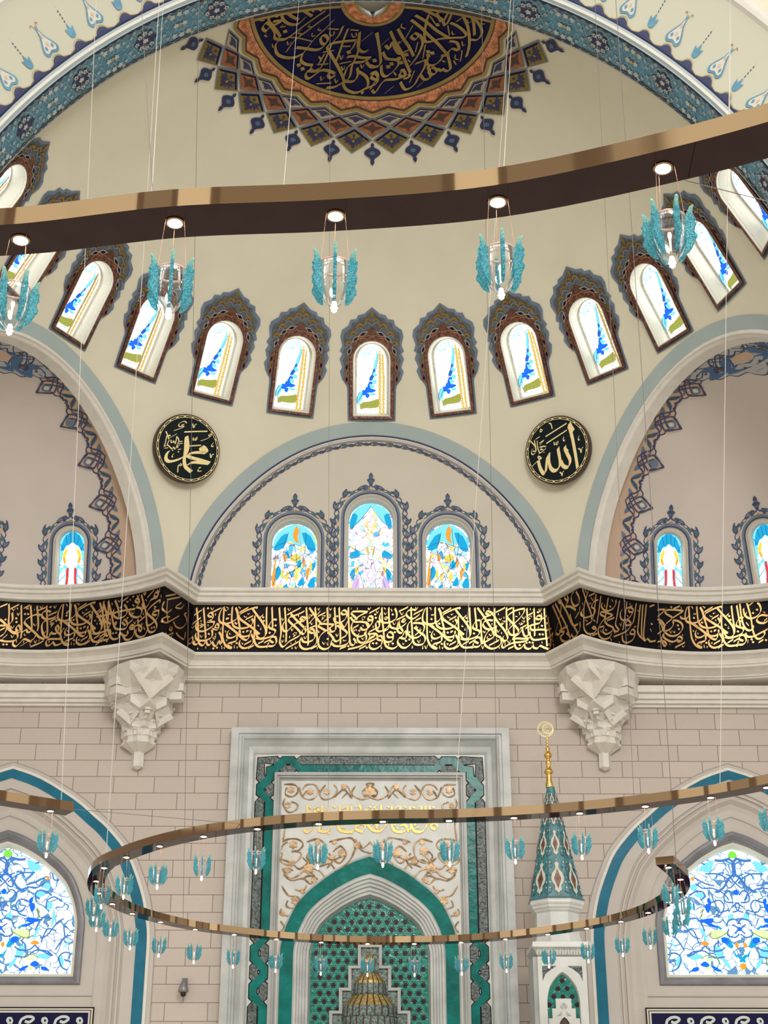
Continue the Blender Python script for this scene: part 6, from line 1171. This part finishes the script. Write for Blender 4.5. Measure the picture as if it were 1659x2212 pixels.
# ---------------------------------------------------------------- round calligraphy boards
def roundel(px,py,sc,ox,oy,rx,label,strokes,small):
    c=hit(px,py,.17); dn=Vector((XC,YC,ZC+1.5))-c; dn.normalize()
    cen=ray(px,py)*c.length/ray(px,py).length
    u=Vector((0,0,1)).cross(dn); u.normalize(); u=-u if u.x<0 else u; v=u.cross(dn)*-1; v=v if v.z>0 else -v
    def pl(x,y):
        r=ray(ox+x/sc,oy+y/sc); t=c.dot(dn)/r.dot(dn); q=r*t-c; return (q.dot(u),q.dot(v))
    pr=[pl(*q) for q in rx]; R=sum(math.hypot(*q) for q in pr)/len(pr)
    e=empty('calligraphy_roundel',tuple(c)); tag(e,label,'roundel','round calligraphy boards')
    f=lambda h:(lambda a,b:c+u*a+v*b+dn*h)
    def fin(mb,n): o=mb.build(n); o.parent=e; o.matrix_parent_inverse=Matrix.Translation(-c); return o
    mb=MB(); N=72; prof=[(R,-.10),(R,.02),(R*.985,.035),(R*.955,.03)]
    mb.grid([[f(h)(r*cos(2*PI*k/N),r*sin(2*PI*k/N)) for k in range(N+1)] for r,h in prof],DARK); mb.add([f(.028)(R*.965*cos(2*PI*k/N),R*.965*sin(2*PI*k/N)) for k in range(N)],[list(range(N))],GREENB); fin(mb,'board')
    mb=MB(); M_=24
    for k in range(M_):
        a0=2*PI*(k+.12)/M_; a1=2*PI*(k+.88)/M_
        for r0,r1 in ((.955,.94),(.905,.89)): mb.grid([[f(.036)(R*r*cos(a0+(a1-a0)*i/6),R*r*sin(a0+(a1-a0)*i/6)) for i in range(7)] for r in (r0,r1)],GOLD2)
        for (ra,rb) in ((.952,.893),(.893,.952)):
            aa,ab=2*PI*(k-.14)/M_,2*PI*(k+.14)/M_; stroke(mb,[(R*ra*cos(aa),R*ra*sin(aa)),(R*rb*cos(ab),R*rb*sin(ab))],.018,GOLD2,f(.036),sm=False)
    fin(mb,'gold_rim')
    mb=MB()
    for d,w_ in ((strokes,R*.115),(small,R*.036)):
        for t in P(d): stroke(mb,[pl(*q) for q in t],w_,GOLD2,f(.034),nib=rad(48),n=5)
    fin(mb,'gold_lettering')
roundel(404.5,969,10.37,325,885,[(820,115),(820,1640),(85,880),(1555,880)],'black round board with large gold Arabic lettering, left of the centre arch',
 '795,600 780,700 775,850 760,1000 742,1150 770,1280 840,1350 905,1400;800,620 825,850 780,1000 680,1090 520,1150 400,1165 335,1110 345,1010 400,930;1180,965 1130,910 1110,860 1170,840 1240,920 1230,970 1130,965 1000,965 880,985 810,1030 900,1080 1050,1120 1200,1165 1310,1200;1300,1215 1150,1200 1000,1185 880,1200 820,1250',
 '745,512 1000,500 1260,495;745,500 1000,490 1260,485;865,815 1115,800;865,822 1115,808;940,630 945,690 975,680 985,640 990,690 1020,680 1025,620;1330,600 1290,590 1310,555 1345,560 1325,610 1240,660 1110,705;740,345 700,340 690,370 735,385 720,400 620,440 510,475;700,385 630,380 625,330 690,280 760,270 795,310;930,320 955,415 985,340 1020,335;1320,990 1340,1085 1370,1010 1405,1010;1400,745 1350,810 1385,840 1385,810;510,990 465,1050 490,1070;610,1265 610,1255 660,1215 680,1260 610,1265 595,1410;1060,1310 1110,1300 1050,1350 1060,1385 1130,1380;330,490 360,560 400,670;350,590 330,700 300,810 290,830 350,800 400,690;400,570 430,590 390,600 360,570;575,550 410,640;575,600 560,700 540,780;590,620 620,700 590,780 560,860 530,890 500,840 470,890 420,840 360,790;600,900 660,890 670,880;600,860 590,820 640,800;440,680 450,740 480,740 500,700 520,750 560,700;630,720 700,715;620,765 705,760;300,870 380,860;475,915 490,925;600,940 620,960')
roundel(1204.5,972,10.37,1125,885,[(820,145),(820,1665),(95,905),(1545,905)],'black round board with tall gold Arabic lettering, right of the centre arch',
 '1100,310 1105,400 1160,600 1210,850 1250,1080 1285,1310;1080,370 1130,450 1150,600;1100,310 1150,410 1195,480;1005,820 1005,880 1060,1000 1115,1120 1110,1230 1050,1300 960,1260 915,1160;850,860 855,930 880,1050 895,1200 860,1320 770,1375 690,1320 650,1200 645,1080 650,995;655,995 610,1060 590,1220 575,1380 530,1435 470,1360 430,1250 405,1140',
 '570,605 1035,310;575,612 1040,317;585,760 1045,460;590,767 1048,467;755,730 770,790 800,770 805,730 815,790 845,770 845,710;975,610 965,680 990,710 1000,680;1320,590 1300,660 1320,690 1340,660;1300,880 1340,890 1370,970 1380,880 1410,850;885,1405 920,1430 945,1490 950,1410 980,1385;640,310 690,330 720,440;460,430 450,500 490,490 490,460 455,455;400,1080 400,1050 440,1060 480,1100 440,1110 400,1080;400,1150 270,1275;240,715 330,820 350,900 340,940 290,930;320,690 340,800 360,930 300,1010 260,990 260,930 290,870;385,700 390,830 430,960 480,960 580,870;580,830 500,830 430,850;520,900 450,900 500,850;440,800 535,690;430,760 530,690;350,670 440,610;425,985 440,990;530,960 540,965;1080,930 1060,905 1000,840')
# ---------------------------------------------------------------- chandeliers: free-form mirrored bronze ribbons and glass lamps
HC=4.4
def ribbon(name,px,label,wd=.245,hh=.10,ends=(True,True),pre=None,post=None,cat='chandelier'):
    pts=[onZ(*p,HC) for p in px]; pts=[(p.x,p.y) for p in pts]; pts=(pre or [])+pts+(post or [])
    s=smooth_pts(pts,8); L=[];R=[]
    for i,p in enumerate(s):
        a=s[max(i-1,0)]; b=s[min(i+1,len(s)-1)]; d=math.hypot(b[0]-a[0],b[1]-a[1]); nx,ny=-(b[1]-a[1])/d,(b[0]-a[0])/d
        L.append((p[0]+nx*wd/2,p[1]+ny*wd/2)); R.append((p[0]-nx*wd/2,p[1]-ny*wd/2))
    e=empty(name,(s[0][0],s[0][1],HC)); tag(e,label,cat,None); o0=Vector((s[0][0],s[0][1],HC))
    def fin(mb,n,**k): o=mb.build(n,smooth=False,**k); o.parent=e; o.matrix_parent_inverse=Matrix.Translation(-o0); return o
    mb=MB(); z0,z1=HC,HC+hh
    mb.grid([[(x,y,z0) for x,y in L],[(x,y,z1) for x,y in L]],CH); mb.grid([[(x,y,z0) for x,y in R],[(x,y,z1) for x,y in R]],CH); mb.grid([[(x,y,z1) for x,y in L],[(x,y,z1) for x,y in R]],CH)
    for k in (0,-1): mb.add([(*L[k],z0),(*R[k],z0),(*R[k],z1),(*L[k],z1)],[(0,1,2,3)],CH)
    o=mb.build('ribbon_body'); o.data.polygons.foreach_set('use_smooth',[True]*len(o.data.polygons)); 
    try: o.data.set_sharp_from_angle(angle=rad(40))
    except Exception: pass
    o.parent=e; o.matrix_parent_inverse=Matrix.Translation(-o0)
    mb=MB(); mb.grid([[(x,y,z0-.001) for x,y in L],[(x,y,z0-.001) for x,y in R]],CHU); fin(mb,'underside_panel',label='mirror underside panel with a dark reflection put into its colour')
    return e,o0
def cablepart(e,o0,a,b,m=CABLE,r=.006):
    mb=MB(); mb.tube([a,b],r*.6,m,6); o=mb.build('suspension_cable'); o.parent=e; o.matrix_parent_inverse=Matrix.Translation(-o0)
big=[(45,517),(378,480),(725,465),(1075,435),(1432,362)]
E1,o1=ribbon('ribbon_chandelier',big,'large curved bronze ribbon chandelier crossing in front of the dome windows',pre=[(-3.9,6.1),(-3.2,6.22),(-2.5,6.22)],post=[(1.97,5.28),(2.55,4.9),(3.1,4.45)],wd=.25,hh=.10)
near=[(225,1874),(273,1851),(345,1827),(440,1806),(556,1790),(688,1779),(827,1774),(970,1772),(1110,1766),(1252,1756),(1394,1741),(1535,1722),(1656,1700)]
far=[(208,1903),(214,1929),(243,1952),(286,1973),(347,1991),(422,2007),(506,2018),(597,2028),(694,2035),(794,2038),(895,2038),(996,2035),(1092,2028),(1183,2017.5),(1267,2005),(1341,1990),(1400,1971),(1444,1948),(1468,1926),(1470,1899),(1444,1873)]
E2,o2=ribbon('ribbon_chandelier',[(1436,1867),(1444,1873)][:1]+far[::-1]+near,'swirling bronze ribbon chandelier hanging in front of the marble prayer niche',post=[(5.1,15.6),(5.7,14.8)],wd=.245,hh=.105)
lf=[(147,1757),(109,1751)]
p0=onZ(147,1757,HC); p1=onZ(109,1751,HC); p2=onZ(2,1735,HC); dx,dy=p2.x-p1.x,p2.y-p1.y
E3,o3=ribbon('ribbon_chandelier',[(150,1757),(109,1751),(2,1734)],'short end of a bronze ribbon chandelier entering at the left edge',post=[(p2.x+dx,p2.y+dy-.15),(p2.x+2*dx,p2.y+2*dy-.5)],wd=.245,hh=.11)
def cable(e,o0,pb,pt,zt=17.5,m=CABLE,r=.006,zb=HC+.1):
    cablepart(e,o0,onZ(*pb,zb),onZ(*pt,zt),m,r)
cable(E1,o1,(331,432),(305,0),m=CABLED,r=.0045); cable(E1,o1,(327,432),(353,0),r=.004); cable(E1,o1,(612,412),(646,0),r=.003); cable(E1,o1,(1087,385),(1110,0),r=.003); cable(E1,o1,(1576,255),(1578,0),r=.0025)
cablepart(E1,o1,onZ(1480,390,HC+.02),onZ(1700,445,3.6),CABLED,.004)
cable(E2,o2,(228,1868),(344,0),r=.009); cable(E2,o2,(709,1772),(713,0),r=.0045,m=CABLED); cable(E2,o2,(981,1763),(1103,0),r=.006); cable(E2,o2,(1370,1738),(1285,0),r=.006,m=CABLED); cable(E2,o2,(1461,1866),(1330,0),r=.008,m=CABLED); cable(E2,o2,(1555,1715),(1577,0),r=.006); cable(E2,o2,(395,2004),(430,0),r=.007,m=CABLED); cable(E2,o2,(1080,2022),(1040,0),r=.006,m=CABLED)
cable(E3,o3,(132,1740),(208,0),r=.007)
cablepart(E3,o3,onZ(160,1748,HC+.05),onZ(556,1783,HC+.05),CABLED,.006)
# the lamp -------------------------------------------------
def lamp_proto():
    e=empty('hanging_glass_lamp'); P_=lambda mb,n,**k:(lambda o:(setattr(o,'parent',e),o)[1])(mb.build(n,smooth=k.pop('smooth',True),**k))
    mb=MB(); mb.lathe([(.0,-.004),(.036,-.004),(.036,-.010),(.0,-.010)],SPOT,16); P_(mb,'spotlight',label='glowing recessed spotlight',smooth=False)
    mb=MB(); mb.lathe([(.036,-.001),(.048,-.001),(.048,-.008),(.036,-.008)],CH,16); P_(mb,'spotlight_trim')
    for a in (90,210,330):
        mb=MB(); mb.tube([(.052*cos(rad(a)),.052*sin(rad(a)),0),(.076*cos(rad(a)),.076*sin(rad(a)),-.295)],.0012,CORD,5); P_(mb,'cord')
    mb=MB(); prof=[(.076,-.290),(.079,-.300),(.078,-.33),(.078,-.37),(.074,-.41),(.064,-.45),(.048,-.485),(.028,-.508),(.014,-.518)]; mb.lathe(prof,GLASS,24); cup=P_(mb,'glass_cup',label='clear glass cup')
    mb=MB(); mb.lathe([(.0765,-.286),(.080,-.290),(.0805,-.297),(.078,-.300),(.0745,-.296),(.0765,-.286)],mat('rose_rim_glass',(.62,.40,.34),.15),24); P_(mb,'rim')
    mb=MB(); mb.lathe([(.0,-.490),(.010,-.495),(.013,-.510),(.010,-.52),(.018,-.527),(.010,-.536),(.014,-.543),(.0,-.556)],BULB,12); P_(mb,'glowing_finial')
    mb=MB(); mb.lathe([(.0,-.36),(.008,-.365),(.011,-.38),(.006,-.40),(.004,-.46),(.0,-.46)],mat('inner_stem',(.8,.75,.7),.2,emit=(1,.8,.6),es=.8),8); P_(mb,'stem')
    prof2=[(.079,-.305),(.088,-.275),(.105,-.245),(.121,-.232),(.125,-.238),(.119,-.255),(.117,-.280),(.121,-.298),(.131,-.312),(.124,-.326),(.130,-.345),(.120,-.362),(.119,-.380),(.129,-.398),(.127,-.415),(.118,-.425),(.110,-.445),(.098,-.468),(.080,-.488),(.064,-.497),(.064,-.484),(.066,-.470),(.070,-.455),(.074,-.43),(.078,-.39),(.079,-.35)]
    for k in range(6):
        a=rad(90+60*k); ca,sa=cos(a),sin(a); mb=MB(); th=.008
        f=lambda s:(lambda r,z:Vector(((r-.006)*ca-s*sa,(r-.006)*sa+s*ca,z)))
        c=(.100,-.36); n=len(prof2)
        mb.prism([(c[0]+(r-c[0])*.84,c[1]+(z-c[1])*.95) for r,z in prof2],f(th),f(-th),PETAL)
        A=[(r,z) for r,z in prof2]; Bq=[(c[0]+(r-c[0])*.84,c[1]+(z-c[1])*.95) for r,z in prof2]
        for s in (th,-th): mb.add([f(s)(*q) for q in Bq]+[f(0)(*q) for q in A],[(i,(i+1)%n,(i+1)%n+n,i+n) for i in range(n)],PETAL)
        P_(mb,'petal',smooth=False)
    return e
def dup(e,loc,rz):
    r=e.copy(); COL.objects.link(r); r.location=loc; r.rotation_euler=(0,0,rz)
    for ch in list(e.children):
        c=ch.copy(); COL.objects.link(c); c.parent=r
        for g in ch.children: d=g.copy(); COL.objects.link(d); d.parent=c
    return r
LP0=lamp_proto(); first=True
ordn=['first','second','third','fourth','fifth','sixth','seventh','eighth','ninth','tenth','eleventh','twelfth','thirteenth','fourteenth','fifteenth','sixteenth','seventeenth','eighteenth','nineteenth','twentieth','twenty-first']
def lamps(pxs,labf,group,rot=0.0,rnd=.25):
    global first
    for i,p in enumerate(pxs):
        q=onZ(*p,HC); rz=rot+(rnd[i] if isinstance(rnd,list) else random.uniform(-rnd,rnd))
        if first: o=LP0; o.location=(q.x,q.y,HC); o.rotation_euler=(0,0,rz); first=False
        else: o=dup(LP0,(q.x,q.y,HC),rz)
        o['label']=labf(i); o['category']='lamp'; o['group']=group
bl=['cut by the left edge of the photo','in front of the third dome window from the left','in front of plain plaster above the middle dome window','above the dome windows right of centre','overlapping the tall dome window at the upper right']
lamps(big,lambda i:'large near turquoise petal lamp, '+bl[i],'glass lamps on the large near ribbon',rnd=[-.3,.17,.04,.05,.2])
lamps(near,lambda i:'turquoise petal lamp, %s from the left bend on the upper near swirl arm'%ordn[i],'glass lamps on the near arm of the swirl ribbon',rnd=.6)
lamps(far,lambda i:'small turquoise petal lamp, %s from the left bend on the lower far swirl arm'%ordn[i],'glass lamps on the far arm of the swirl ribbon',rnd=.6)
lamps([(109,1751)],lambda i:'turquoise petal lamp hanging from the short ribbon end above the left niche window','glass lamps on the left ribbon end',rnd=.3)
